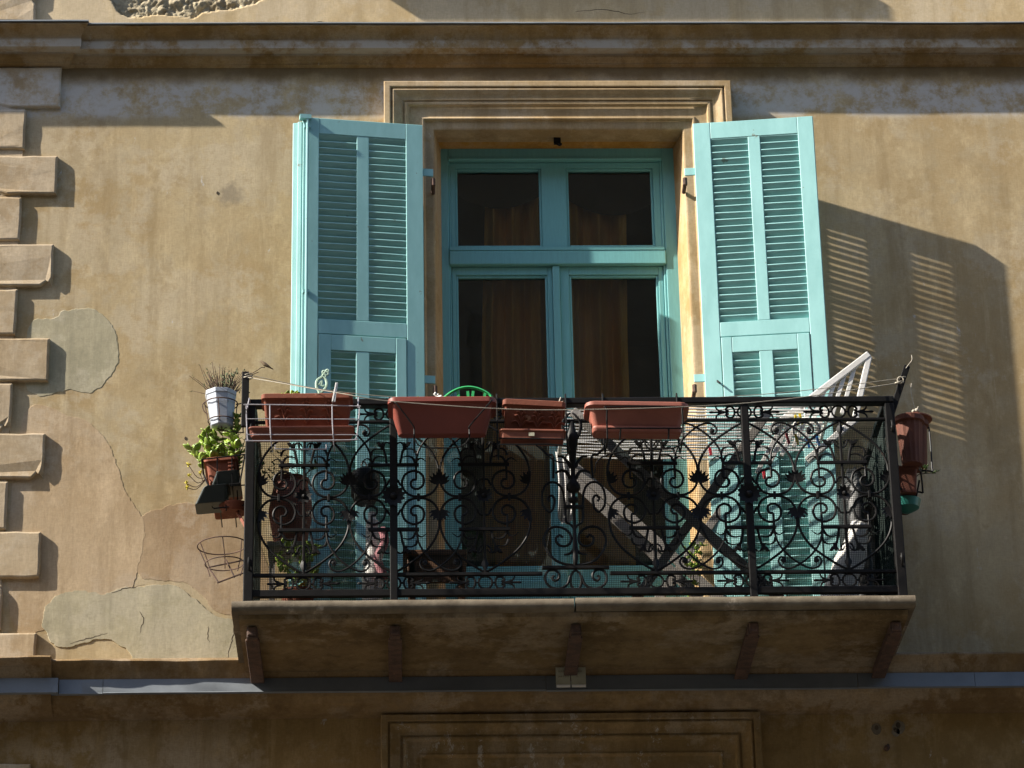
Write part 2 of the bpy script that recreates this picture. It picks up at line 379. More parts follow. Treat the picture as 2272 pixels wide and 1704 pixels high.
# reveals of both openings
for (x0, x1, z0, z1), dd in zip(OPS, (.34, .25)):
    r_ = MB()
    r_.add([(x0, 0, z0), (x0, -dd, z0), (x0, -dd, z1), (x0, 0, z1)], [(0, 1, 2, 3)])
    r_.add([(x1, 0, z0), (x1, -dd, z0), (x1, -dd, z1), (x1, 0, z1)], [(0, 1, 2, 3)])
    r_.add([(x0, 0, z1), (x1, 0, z1), (x1, -dd, z1), (x0, -dd, z1)], [(0, 1, 2, 3)])
    r_.add([(x0, 0, z0), (x1, 0, z0), (x1, -dd, z0), (x0, -dd, z0)], [(0, 1, 2, 3)])
    r_.build('reveal', m_soffit, bld)
for xa, xb in ((-.3548, -.322), (.8618, .828)):
    k = MB(); k.loft([[(xa, .0015, z), (xb, -.175, z), (xb, -.25, z), (xa, -.25, z)] for z in (6.47, 9.184)]); k.build('splayed_reveal', m_reveal, bld)
# rest of the body: side walls, roof, back
bd = MB(); DB = -9
bd.add([(XL, 0, 0), (XL, DB, 0), (XL, DB, ZT), (XL, 0, ZT)], [(0, 1, 2, 3)])
bd.add([(XR, 0, 0), (XR, DB, 0), (XR, DB, ZT), (XR, 0, ZT)], [(0, 1, 2, 3)])
bd.add([(XL, DB, 0), (XR, DB, 0), (XR, DB, ZT), (XL, DB, ZT)], [(0, 1, 2, 3)])
bd.build('side_wall', m_wall, bld)
ub = MB(); ub.box(-1.62, .72, 0, .305, 10.72, 10.80); ub.build('added_shadow_slab', m_slab, bld)  # unseen slab, added and sized to shade the wall above the cornice
rf = MB(); rf.box(XL - .3, XR + .3, DB - .3, .35, ZT, ZT + .25); rf.build('roof', m_terra, bld)
# room behind the door
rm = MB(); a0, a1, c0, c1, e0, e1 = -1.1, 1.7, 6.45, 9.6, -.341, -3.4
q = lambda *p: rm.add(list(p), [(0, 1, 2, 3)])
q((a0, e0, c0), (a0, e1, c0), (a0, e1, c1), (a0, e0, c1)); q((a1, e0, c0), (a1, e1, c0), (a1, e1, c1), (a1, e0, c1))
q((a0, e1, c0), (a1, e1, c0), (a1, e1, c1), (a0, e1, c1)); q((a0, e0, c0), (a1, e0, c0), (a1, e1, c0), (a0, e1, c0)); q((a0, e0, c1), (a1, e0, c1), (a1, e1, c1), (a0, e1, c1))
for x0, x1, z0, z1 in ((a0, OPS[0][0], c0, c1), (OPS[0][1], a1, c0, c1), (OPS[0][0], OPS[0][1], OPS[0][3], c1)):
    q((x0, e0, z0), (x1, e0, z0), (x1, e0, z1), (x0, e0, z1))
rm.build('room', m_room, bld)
# closed panel in the lower window, below the picture
pn = MB(); pn.box(-.36, .845, -.25, -.2, 3.6, 5.955); pn.build('window_panel', m_doorp, bld)

# broken plaster patch with rubble showing
P5 = [(-1.973, 10.012), (-1.953, 9.932), (-1.923, 9.879), (-1.899, 9.847), (-1.858, 9.831), (-1.79, 9.839), (-1.733, 9.852), (-1.629, 9.838), (-1.538, 9.83), (-1.493, 9.865), (-1.355, 9.878), (-1.264, 9.904), (-1.207, 9.931), (-1.15, 10.011), (-1.3, 10.05), (-1.8, 10.05)]
def inside(x, z, poly):
    c = False; j = len(poly) - 1
    for i in range(len(poly)):
        if (poly[i][1] > z) != (poly[j][1] > z) and x < (poly[j][0] - poly[i][0]) * (z - poly[i][1]) / (poly[j][1] - poly[i][1]) + poly[i][0]: c = not c
        j = i
    return c
rb = MB(); NX, NZ = 150, 52
pts, ins = [], []
for j in range(NZ + 1):
    for i in range(NX + 1):
        x = -2.08 + 1.06 * i / NX; z = 9.72 + .36 * j / NZ
        k = inside(x + .006 * noise.noise((x * 40, z * 40, 1)), z + .006 * noise.noise((x * 40, z * 40, 5)), P5)
        d = 0
        if k and 0 < i < NX and 0 < j < NZ:
            d = -.026 + .016 * noise.noise((x * 22, z * 22, 3)) + .010 * noise.noise((x * 60, z * 60, 7)) + .006 * noise.noise((x * 120, z * 120, 9))
        pts.append((x, d, z)); ins.append(k)
base = 0; rb.v = pts
for j in range(NZ):
    for i in range(NX):
        f = (j * (NX + 1) + i, j * (NX + 1) + i + 1, (j + 1) * (NX + 1) + i + 1, (j + 1) * (NX + 1) + i)
        rb.f.append(f); rb.mi.append(1 if sum(ins[q] for q in f) >= 2 else 0)
rb.build('broken_plaster', [m_wall_up, m_rubble], bld, smooth='all', label='patch of fallen plaster with rough rubble showing')

# cornice: wall part and the further projecting part over the quoins
def jw(a, f): return lambda x, d, z: (a * noise.noise((x * f, d * 30, z * 30)) if d > .01 else 0, a * .8 * noise.noise((x * f + 9, d * 20, z * 20)) if d > .01 else 0)
CP = [(.0, 9.70), (.178, 9.694), (.182, 9.682), (.165, 9.678), (.15, 9.672), (.125, 9.655), (.112, 9.642), (.112, 9.636), (.118, 9.634), (.118, 9.590), (.108, 9.586), (.056, 9.590), (.054, 9.606), (.052, 9.602), (.046, 9.575), (.028, 9.562), (.022, 9.556), (.022, 9.548), (0, 9.543)]
CP = [(d * .75, z + .1125 * d) for d, z in CP]; CP[0] = (0, 9.715)
c_ = MB(); c_.sweepx(CP, -2.155, XR, 170, lambda x, d, z: tuple(p + q_ for p, q_ in zip(jw(.002, 7)(x, d, z), jw(.0045, 1.3)(x, d, z)))); c_.build('cornice', m_corn, bld, smooth=True)
CPL = [(.0, 9.718)] + [(d + .022, z) for d, z in CP[1:-1]] + [(.022, 9.545), (0, 9.540)]
c_ = MB(); xs_ = {}
loopL = [[(-3.05, d, z) for d, z in CPL], [(-2.145 + (d - .022) * .75 if d > 0 else -2.145, d, z) for d, z in CPL]]
c_.loft(loopL); cl_ = c_.build('cornice', m_corn, bld, smooth=True, label='cornice return projecting over the quoins')
fl = MB(); fl.sweepx([(0, 9.723), (.140, 9.7195), (.144, 9.7125), (.140, 9.7085), (.137, 9.716), (0, 9.7195)], -2.10, XR, 120, lambda x, d, z: tuple(p + q_ for p, q_ in zip(jw(.0015, 5)(x, d, z), jw(.0045, 1.3)(x, d, z))))
fl.sweepx([(0, 9.7265), (.163, 9.7225), (.167, 9.7145), (.163, 9.710), (.159, 9.719), (0, 9.723)], -3.05, -2.042, 20, jw(.0012, 5))
fl.build('cornice_flashing', m_flash, bld, smooth=True)

# quoins, tall and short courses alternating
def quoin(x1, z0, z1, d=.024, x0=-3.004):
    k = MB(); jt = lambda q_: random.uniform(-q_, q_)
    zb, zt, sd = z0 + jt(.004), z1 + jt(.004), random.uniform(0, 90)
    per = [(x0 + (x1 - x0) * i / 14, zb) for i in range(14)] + [(x1, zb + (zt - zb) * i / 10) for i in range(10)] + [(x1 - (x1 - x0) * i / 14, zt) for i in range(14)] + [(x0, zt - (zt - zb) * i / 10) for i in range(10)]
    cx, cz = (x0 + x1) / 2, (zb + zt) / 2
    ch = random.choice(((x1, zb), (x1, zt), (x1, (zb + zt) / 2), (x1 - .3, zb), None, None)); cr = random.uniform(.012, .03)
    def pt(p, ins, dd):
        x, z = p; e = .0032 * noise.noise((x * 14, z * 14, sd)) + .0018 * noise.noise((x * 45, z * 45, sd + 3))
        c = max(0, 1 - math.hypot(x - ch[0], z - ch[1]) / (cr * 2)) * cr if ch and dd > .005 else 0
        vx = (-1 if x > x1 - 1e-4 else 1 if x < x0 + 1e-4 else 0); vz = (1 if z < zb + 1e-4 else -1 if z > zt - 1e-4 else 0)
        q_ = ins + e + c
        return (x + vx * q_, dd - c * .25 + .0012 * noise.noise((x * 20, z * 20, sd + 7)) * (1 if dd > .005 else 0), z + vz * q_)
    k.loft([[pt(p, 0, 0) for p in per], [pt(p, 0, d - .007) for p in per], [pt(p, .004, d - .002) for p in per], [pt(p, .010, d) for p in per]], cap0=False)
    return k.build('quoin_block', m_quoin, bld)
TALL = [(9.317, 9.536), (8.835, 9.047), (8.343, 8.57), (7.846, 8.069), (7.354, 7.58), (6.868, 7.093), (6.395, 6.597)]
SHORT = [(9.085, 9.305), (8.585, 8.818), (8.088, 8.328), (7.595, 7.836), (7.106, 7.342), (6.615, 6.852)]
for a, b_ in TALL: quoin(-2.180, a, b_)
for a, b_ in SHORT: quoin(-2.343, a, b_, .0225)
for k in range(-1, 5):                                  # below the string course and above the cornice
    quoin(-2.18 if k % 2 == 0 else -2.343, 5.99 - .245 * (k + 1) + (.0 if k >= 0 else .005), 6.225 - .245 * (k + 1))
for k in range(6): quoin(-2.322 if k % 2 == 0 else -2.18, 9.80 + .245 * k, 10.03 + .245 * k)
# plaster joints behind the quoins (the flat pier they sit on)
pr = MB(); pr.box(-3.002, -2.352, -.01, .010, 5.0, 9.54); pr.build('quoin_pier', m_quoin, bld)

# moulded surround of the balcony door and of the window below
def surround(xl, xr, zb, zt, prof, fn=None):
    k = MB(fn); N = len(prof)
    vs = []
    for t, d in prof:
        vs += [(xl + t, d, zb), (xl + t, d, zt - t), (xr - t, d, zt - t), (xr - t, d, zb)]
    fs = []
    for i in range(N - 1):
        for j in range(3): fs.append((i * 4 + j, (i + 1) * 4 + j, (i + 1) * 4 + j + 1, i * 4 + j + 1))
    fs.append(tuple(i * 4 for i in range(N))); fs.append(tuple(i * 4 + 3 for i in range(N)))
    k.add(vs, fs); return k
SP = [(0, 0), (0, .060), (.003, .064), (.030, .064), (.034, .060), (.034, .049), (.041, .049), (.041, .058), (.047, .061), (.053, .058), (.066, .044), (.080, .037), (.092, .034), (.096, .026), (.102, .026), (.102, .036), (.108, .039), (.118, .036), (.124, .024), (.135, .020), (.180, .018), (.184, .025), (.192, .026), (.196, .018), (.200, .010), (.236, .008), (.243, .004), (.246, -.01), (.246, -.10)]
sr = surround(-.600, 1.104, 6.45, 9.427, [(t, d + .012 if d > 0 else d) for t, d in SP])
sr.build('door_surround', m_trim, bld, bevel=.0025, smooth=True)
SP2 = [(t * .95, d) for t, d in SP[:-3]] + [(.245, .004), (.262, .004), (.262, -.06)]
m_trim_low = stucco('flaking_brown_casing', (.27, .175, .075), (.19, .12, .045), (.24, .165, .08), white=(.46, .42, .36), bs=.8, flake=.055)
sr = surround(-.622, 1.086, 3.5, 6.180, SP2); sr.build('window_surround', m_trim_low, bld, bevel=.0025, smooth=True)
# ragged lime lip along the inner edge of the lintel
lp = MB(); lp.tube([(-.35 + 1.2 * i / 60, .012 + .004 * noise.noise((i * .7, 2, 0)), 9.187 + .004 * noise.noise((i * .5, 0, 3))) for i in range(61)], .0045, 5)
lp.build('lintel_lip', m_trim, bld, smooth='all')

# string course between the floors
def lw(x, d, z):
    e = .007 * noise.noise((x * 1.7, 0, 0)) + .006 * noise.noise((x * 5, 3, 0)) + .0025 * noise.noise((x * 16, 1, 0))
    return (e if d > .176 else 0, e * .5 if d > .176 else .001 * noise.noise((x * 9, d * 40, 0)))
LP = [(0, 6.425), (.172, 6.416), (.187, 6.407), (.191, 6.399), (.186, 6.390), (.181, 6.385), (.172, 6.375), (.160, 6.358), (.152, 6.335), (.147, 6.322), (.147, 6.262), (.138, 6.250), (.135, 6.243), (.128, 6.240), (.118, 6.222), (.112, 6.216), (.09, 6.212), (.06, 6.195), (.040, 6.188), (0, 6.182)]
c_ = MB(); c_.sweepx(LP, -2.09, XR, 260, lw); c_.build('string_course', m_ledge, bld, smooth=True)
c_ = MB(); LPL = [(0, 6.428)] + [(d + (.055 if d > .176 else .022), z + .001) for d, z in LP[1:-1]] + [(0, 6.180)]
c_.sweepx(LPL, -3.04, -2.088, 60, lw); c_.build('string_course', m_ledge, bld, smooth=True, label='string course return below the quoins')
fl = MB()
for x0, x1, dz in ((-2.055, -1.86, 0), (-1.858, .118, .002), (.120, 1.52, -.001), (1.523, 2.05, .001), (2.052, 4.1, 0), (4.102, XR, 0)):
    fl.sweepx([(.1, 6.323), (.154, 6.325), (.156, 6.322), (.156, 6.262 + dz), (.160, 6.257 + dz), (.154, 6.254 + dz), (.1, 6.257)], x0, x1, 12, jw(.0012, 4))
fl.sweepx([(.1, 6.324), (.176, 6.326), (.178, 6.323), (.178, 6.262), (.182, 6.257), (.176, 6.254), (.1, 6.256)], -3.04, -2.057, 12, jw(.001, 4))
fl.build('metal_flashing', m_flash, bld, smooth=True)

# plaster patches
def patch(name, poly, d, mat, inset=.006, label=None):
    P = [(p[0], 0, p[1]) for p in poly]; S = spline(P, 14, True)
    po = [(v.x + .005 * noise.noise((v.x * 30, v.z * 30, 2)), v.z + .005 * noise.noise((v.x * 30, v.z * 30, 8))) for v in S]
    po = [(x + .010 * noise.noise((x * 9, z * 9, 4)) + .006 * noise.noise((x * 34, z * 34, 4)) + .004 * noise.noise((x * 90, z * 90, 4)), z + .010 * noise.noise((x * 9, z * 9, 6)) + .006 * noise.noise((x * 34, z * 34, 6)) + .004 * noise.noise((x * 90, z * 90, 6))) for x, z in po]
    k = MB(); k.prism(po, -.002, d, inset); return k.build(name, mat, bld, label=label)
P1 = [(-2.158, 6.652), (-2.144, 6.73), (-2.094, 6.786), (-2.01, 6.808), (-1.883, 6.789), (-1.806, 6.822), (-1.726, 6.822), (-1.663, 6.835), (-1.557, 6.827), (-1.493, 6.781), (-1.429, 6.725), (-1.365, 6.679), (-1.301, 6.656), (-1.217, 6.645), (-1.19, 6.495), (-1.3, 6.405), (-1.675, 6.41), (-1.76, 6.50), (-1.866, 6.572), (-1.97, 6.55), (-2.073, 6.533), (-2.127, 6.574)]
P2 = [(-2.28, 8.153), (-2.163, 8.178), (-2.127, 8.221), (-2.051, 8.238), (-1.964, 8.23), (-1.884, 8.14), (-1.852, 8.019), (-1.87, 7.911), (-1.939, 7.816), (-2.014, 7.792), (-2.079, 7.804), (-2.28, 7.805)]
P3 = [(-2.30, 7.66), (-2.05, 7.67), (-1.932, 7.602), (-1.875, 7.508), (-1.846, 7.414), (-1.793, 7.286), (-1.737, 7.193), (-1.709, 7.124), (-1.714, 6.998), (-1.729, 6.908), (-1.75, 6.83), (-1.80, 6.75), (-1.9, 6.70), (-2.04, 6.67), (-2.30, 6.66)]
P4 = [(-1.73, 7.159), (-1.631, 7.209), (-1.535, 7.238), (-1.418, 7.226), (-1.246, 7.202), (-1.091, 6.677), (-1.344, 6.69), (-1.43, 6.77), (-1.515, 6.834), (-1.664, 6.857), (-1.73, 6.885), (-1.73, 6.998)]
patch('plaster_patch', P4, .0009, m_skin2, .004, 'brownish old plaster skim beside the left end of the balcony')
patch('plaster_patch', P3, .0013, m_skin, .003, 'raised pale plaster layer with a broken right edge')
patch('cement_patch', P1, .0034, m_cement, .003, 'large greenish grey cement repair low on the wall')
patch('cement_patch', P2, .0014, m_cement, .006, 'round grey cement repair beside the quoins')
# open cracks
CR = [[(-1.285, 6.66), (-1.292, 6.60), (-1.297, 6.56), (-1.310, 6.50), (-1.318, 6.45)], [(-1.405, 6.63), (-1.408, 6.58), (-1.402, 6.55)], [(-1.72, 6.70), (-1.70, 6.66), (-1.715, 6.60)], [(-2.03, 6.55), (-1.94, 6.575), (-1.86, 6.60)],
      [(-1.845, 6.79), (-1.80, 6.812), (-1.74, 6.82), (-1.70, 6.83)], [(-1.05, 9.80), (-.98, 9.795), (-.93, 9.805), (-.88, 9.80)], [(.35, 9.86), (.50, 9.875), (.62, 9.85), (.70, 9.86)]]
ck = MB()
for L in CR:
    S = [Vector((p.x + .007 * noise.noise((p.x * 50, p.z * 50, 1)), 0, p.z + .007 * noise.noise((p.x * 50, p.z * 50, 9)))) for p in spline([(x, 0, z) for x, z in L], 6)]; n_ = len(S)
    d = .0038 if L[0][1] < 7 else .0006
    for i in range(n_ - 1):
        a, c2 = S[i], S[i + 1]; w1 = .0014 * (1 - abs(2 * i / n_ - .8)) + .0006; w2 = .0014 * (1 - abs(2 * (i + 1) / n_ - .8)) + .0006
        t = (c2 - a).normalized(); nn = Vector((-t.z, 0, t.x)); jz = .0015 * random.uniform(-1, 1)
        ck.add([(a.x + nn.x * w1, d, a.z + nn.z * w1), (a.x - nn.x * w1, d, a.z - nn.z * w1), (c2.x - nn.x * w2, d, c2.z - nn.z * w2 + jz), (c2.x + nn.x * w2, d, c2.z + nn.z * w2 + jz)], [(0, 1, 2, 3)])
ck.build('crack', m_crack, bld)
# fixing holes and bolt low on the right
for x, z, r in ((1.616, 6.118, .012), (1.715, 6.128, .015), (1.702, 6.104, .010)):
    k = MB(); po = [(x + r * 1.9 * (1 + .35 * noise.noise((i * 2.1, x * 9, 0))) * math.cos(i * .524), z - .006 + r * 2.3 * (1 + .4 * noise.noise((i * 1.7, x * 5, 4))) * math.sin(i * .524)) for i in range(12)]
    k.prism(po, -.001, .0025, .002); k.build('chipped_plaster', m_slab, bld)
    k = MB(); k.prism([(x + r * .75 * math.cos(i * .628), z + r * math.sin(i * .628)) for i in range(10)], .001, .0036); k.build('fixing_hole', m_crack, bld)
k = MB(); k.loft([circ(1.655, 0, 0, .013, 10), circ(1.655, 0, .02, .013, 10), circ(1.655, 0, .022, .008, 10), circ(1.655, 0, .05, .007, 10)])
k.v = [(p[0], p[2], 6.019 + p[1]) for p in k.v]; k.build('anchor_bolt', m_rust, bld)
for x, z in ((-1.53, 7.56), (-1.405, 8.85)):
    k = MB(); k.prism([(x + .006 * math.cos(i * .785), z + .009 * math.sin(i * .785)) for i in range(8)], -.001, .0015); k.build('fixing_hole', m_crack, bld)
# lamp hook under the lintel
k = MB(); k.box(.232, .266, -.075, -.055, 9.150, 9.1852); k.tube(spline([(.25, -.065, 9.16), (.25, -.05, 9.14), (.262, -.04, 9.13), (.268, -.05, 9.142)], 4), .005, 6)
k.build('door_hook', m_iron, bld)

# ---------------- french door: frame, transom, two top sashes, two leaves, glass
def ring(k, x0, x1, z0, z1, gx0, gx1, gz0, gz1, d0, d1):
    k.box(x0, gx0, d0, d1, z0, z1); k.box(gx1, x1, d0, d1, z0, z1); k.box(gx0, gx1, d0, d1, z0, gz0); k.box(gx0, gx1, d0, d1, gz1, z1)
dr = MB()
dr.box(-.354, -.285, -.24, -.150, 6.475, 9.184); dr.box(.770, .861, -.24, -.150, 6.475, 9.184)
dr.box(-.285, .770, -.24, -.150, 9.118, 9.184); dr.box(-.285, .770, -.20, -.138, 9.104, 9.118)
dr.box(-.285, .770, -.24, -.140, 8.532, 8.606); dr.box(-.285, .770, -.24, -.14, 6.475, 6.53)
dr.box(-.285, -.276, -.24, -.158, 6.53, 9.104); dr.box(.757, .770, -.24, -.158, 6.53, 9.104)
dr = dr.build('french_door', m_doorp, bld, bevel=.004)
DOOR = dr
k = MB(); k.box(-.275, .756, -.215, -.165, 8.625, 8.6369); ring(k, -.275, .756, 8.637, 9.10, -.253, .723, 8.638, 9.072, -.215, -.165)
k.box(.172, .294, -.215, -.165, 8.638, 9.072)
k.box(-.282, .763, -.17, -.138, 8.607, 8.624); k.build('fanlight_sash', m_doorp, dr, bevel=.003)
for gx0, gx1 in ((-.253, .172), (.294, .723)):
    k = MB(); ring(k, gx0, gx1, 8.638, 9.072, gx0 + .012, gx1 - .012, 8.650, 9.060, -.205, -.173); k.build('glazing_bead', m_doorp, dr, bevel=.003)
    k = MB(); k.box(gx0 + .012, gx1 - .012, -.192, -.188, 8.650, 9.060); k.build('glass_pane', m_glass, dr)
for x0, x1, gx0, gx1 in ((-.274, .214, -.255, .191), (.250, .755, .295, .731)):
    k = MB(); ring(k, x0, x1, 6.533, 8.529, gx0, gx1, 6.965, 8.487, -.215, -.168)
    k.box(gx0 + .03, gx1 - .03, -.16801, -.158, 6.60, 6.90); k.build('door_leaf', m_doorp, dr, bevel=.003)
    k = MB(); ring(k, gx0, gx1, 6.965, 8.487, gx0 + .012, gx1 - .012, 6.977, 8.475, -.205, -.176); k.build('glazing_bead', m_doorp, dr, bevel=.003)
    k = MB(); k.box(gx0 + .012, gx1 - .012, -.194, -.190, 6.977, 8.475); k.build('glass_pane', m_glass, dr)
k = MB(); k.box(.2145, .2495, -.215, -.152, 6.535, 8.530); k.build('cover_strip', m_doorp, dr, bevel=.004)

DOOR.location += Vector((0, .028, .0125)); WL[DOOR.name] += Vector((0, .028, .0125))
# ---------------- louvred shutters
def shutter(side, hx, hd, ang, zt, zb, label):
    ca, sa = math.cos(R(ang)), math.sin(R(ang))
    def fn(p):                                          # p = (u from hinge, t in front of the face, z)
        u, t, z = p
        z = z + .017 - .030 * u * (1 if side > 0 else .2)
        return (hx + side * (u * ca - t * sa), hd + u * sa + t * ca, z)
    W, T = .582, -.040
    k = MB(fn)
    k.box(0, .083, T, 0, zb, zt); k.box(.505, W, T, 0, zb, zt)
    k.box(.0832, .5048, T + .002, -.001, 9.05, zt); k.box(.0832, .5048, T + .002, -.001, 7.99, 8.066)
    k.box(.263, .322, T + .003, -.002, 8.0662, 9.0498)
    # lower flap with its own frame, standing slightly proud
    k.box(.0862, .136, T + .004, .004, zb + .01, 7.985); k.box(.443, .5018, T + .004, .004, zb + .01, 7.985)
    k.box(.1362, .4428, T + .005, .003, 7.905, 7.985); k.box(.1362, .4428, T + .005, .003, zb + .01, zb + .09)
    k.box(.262, .325, T + .006, .002, zb + .0902, 7.9048)
    sh = k.build('shutter', m_teal, bld, bevel=.0028, label=label)
    for (u0, u1, z0, z1) in ((.083, .263, 8.066, 9.05), (.322, .505, 8.066, 9.05), (.136, .262, zb + .09, 7.905), (.325, .443, zb + .09, 7.905)):
        n_ = int((z1 - z0) / .0364); pit = (z1 - z0) / n_
        s_ = MB(fn); L, th, ti = .0499, .0078, R(50 if z0 > 8 else 42)
        prof = []
        for a, b_ in ((-L / 2, -th / 2), (L / 2 - .003, -th / 2), (L / 2, 0), (L / 2 - .003, th / 2), (-L / 2, th / 2)):
            prof.append((-.021 + a * math.cos(ti) - b_ * math.sin(ti), a * math.sin(ti) + b_ * math.cos(ti)))
        zc = z0 + pit * .5
        s_.loft([[(u0 - .004, t, zc + z) for t, z in prof], [(u1 + .004, t, zc + z) for t, z in prof]])
        first = s_.build('slat', m_tealh, sh)
        w0 = WL[first.name].copy()
        for i in range(1, n_):
            dup(first, sh, (w0.x, -w0.y + random.uniform(-.0008, .0008), w0.z + pit * i), rot=(random.uniform(-.03, .03) * (3 if random.random() < .06 else 1), random.uniform(-.007, .007), 0))
    # strap hinges at the jamb
    for z in (8.885, 7.79):
        k = MB(fn); k.box(-.052, .0, -.022, -.014, z - .02, z + .02); k.build('strap_hinge', m_teal, sh, bevel=.002)
        k = MB(); px = hx - side * .048; 
        k.tube([(px, hd - .02, z - .055), (px, hd - .02, z - .018)], .011, 8); k.tube([(px, hd - .02, z - .04), (px, 0.02, z - .05)], .010, 8)
        k.build('hinge_pin', m_rust, sh, smooth=True)
    return sh, fn
sh_r, fr_ = shutter(1,   .900, .127, 10.5, 9.140, 6.53, 'turquoise louvred shutter folded back right of the door, in full sun')
sh_l, fl_ = shutter(-1, -.412, .127, 9.0, 9.135, 6.53, 'turquoise louvred shutter folded back left of the door, with bolt rod')
k = MB(fl_); k.tube([(.563, .012, 6.7), (.563, .012, 9.128)], .007, 8)
for z in (9.08, 8.2, 7.4): k.box(.548, .578, 0, .014, z - .008, z + .008)
k.box(.545, .60, -.012, .02, 9.118, 9.14); k.build('bolt_rod', m_teal, sh_l, smooth=True)
# second narrow leaf, hinged to the outer edge and folded back toward the wall
x_e, d_e = fl_((.584, -.012, 0))[:2]
def ff(p):
    a = R(11); u, t, z = p
    return (x_e - u * math.cos(a) + t * -math.sin(a) * 1, d_e - u * math.sin(a) + t * math.cos(a), z)
k = MB(ff); k.box(.002, .024, -.03, .0, 6.53, 9.13); k.box(.024, .050, -.03, -.008, 6.53, 9.13); k.build('folded_leaf', m_teal, sh_l, bevel=.003)
k = MB(fr_); k.tube([(.06, .0, 7.70 + .06), (.06, .018, 7.70 + .055), (.072, .026, 7.70 + .04)], .005, 6); k.build('knob', m_iron, sh_r)

# ------------------------------------------------------------------ curtains behind the glass
cu = MB(); N = 110
N = 220
loops = []
for z in (6.5, 8.2, 8.95, 9.18):
    L = []
    for i in range(N + 1):
        x = -.13 + .71 * i / N
        x2 = .22 + (x - .22) * (1.0 if z < 8.6 else 1.05 if x > .3 else .92)
        L.append((x2, -.37 + .045 * math.sin(x * 46 + 1.1 * math.sin(x * 13)) + .012 * math.sin(x * 131), z))
    loops.append(L)
for a in range(3):
    for i in range(N):
        if .44 < i / N < .55 and False: continue
        cu.add([loops[a][i], loops[a][i + 1], loops[a + 1][i + 1], loops[a + 1][i]], [(0, 1, 2, 3)])
cu.build('curtain', m_curtain, smooth='all', label='long brown orange curtain hanging in folds behind the door panes', cat='curtain')
va = MB()
for x0, x1, dep in ((-.34, .27, .16), (.20, .86, .2)):
    for i in range(24):
        u0, u1 = i / 24, (i + 1) / 24
        zb = lambda u: 9.06 - dep * math.sin(math.pi * u) ** .8 * 1.0 + .02
        va.add([(x0 + (x1 - x0) * u0, -.30, 9.2), (x0 + (x1 - x0) * u1, -.30, 9.2), (x0 + (x1 - x0) * u1, -.31, zb(u1)), (x0 + (x1 - x0) * u0, -.31, zb(u0))], [(0, 1, 2, 3)])
va.build('valance', m_valance, label='dark scalloped valance at the top of the door behind the panes', cat='valance')

# ------------------------------------------------------------------ balcony
bal = thing('balcony', 'narrow balcony with ornate black wrought iron railing on a thin stone slab', 'balcony', FB((.22, .4, 6.38)))
def wob(x, d, z): return (.002 * noise.noise((x * 6, d * 9, 0)), .0022 * noise.noise((x * 5, 2, 1)))
for x0, x1, dz in ((-1.255, .2155, 0), (.2235, 1.692, .004)):
    k = MB(FB); n_ = 30
    k.sweepx([(-.02, 6.41 + dz), (.785, 6.408 + dz), (.797, 6.416 + dz), (.802, 6.43 + dz), (.802, 6.447 + dz), (.796, 6.457 + dz), (.785, 6.46 + dz), (-.02, 6.462 + dz)], x0, x1, n_, wob)
    k.build('floor_slab', m_slab, bal, smooth=True)
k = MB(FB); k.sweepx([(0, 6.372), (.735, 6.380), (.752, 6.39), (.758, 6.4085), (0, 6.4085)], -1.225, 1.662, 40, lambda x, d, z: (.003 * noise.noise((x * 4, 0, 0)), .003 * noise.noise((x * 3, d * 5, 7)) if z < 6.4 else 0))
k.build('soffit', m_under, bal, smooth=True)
for x, sx in ((-1.17, 0), (-.555, 0), (.226, 0), (.995, 0), (1.615, 0)):
    k = MB(FB); k.bar((x, .06, 6.348), (x, .70, 6.350), .046, .05); k.bar((x, .06, 6.327), (x, .66, 6.3295), .06, .012); k.bar((x, .685, 6.35), (x, .712, 6.352), .038, .04)
    k.build('bracket', m_rust, bal, bevel=.004)
# rails and posts
RX0, RX1, RD = -1.21, 1.668, .74
def rail(a, b_, wx, wz): return MB(FB).bar(a, b_, wx, wz)
MB(FB).box(RX0, RX1, RD - .026, RD + .026, 7.388, 7.420).build('handrail', m_iron, bal, bevel=.006)
MB(FB).box(-1.19, 1.648, RD - .009, RD + .009, 7.310, 7.322).build('rail', m_iron, bal, bevel=.002)
for x0, x1 in ((-1.19, .085), (.379, 1.648)): MB(FB).box(x0, x1, RD - .009, RD + .009, 6.586, 6.600).build('rail', m_iron, bal, bevel=.002)
MB(FB).box(-1.19, 1.648, RD - .014, RD + .014, 6.492, 6.524).build('rail', m_iron, bal, bevel=.003)
for sx in (-1.188, 1.645):
    MB(FB).box(sx - .024, sx + .024, .02, RD - .027, 7.390, 7.419).build('handrail', m_iron, bal, bevel=.006)
    for z0, z1 in ((7.310, 7.322), (6.586, 6.600), (6.493, 6.523)): MB(FB).box(sx - .008, sx + .008, .01, RD - .02, z0, z1).build('rail', m_iron, bal, bevel=.002)
for x, wd in ((-1.188, .042), (-.559, .034), (1.0, .034), (1.646, .042)):
    MB(FB).box(x - wd / 2, x + wd / 2, RD - wd / 2 - .002, RD + wd / 2 + .002, 6.4625, 7.3875).build('post', m_iron, bal, bevel=.004)

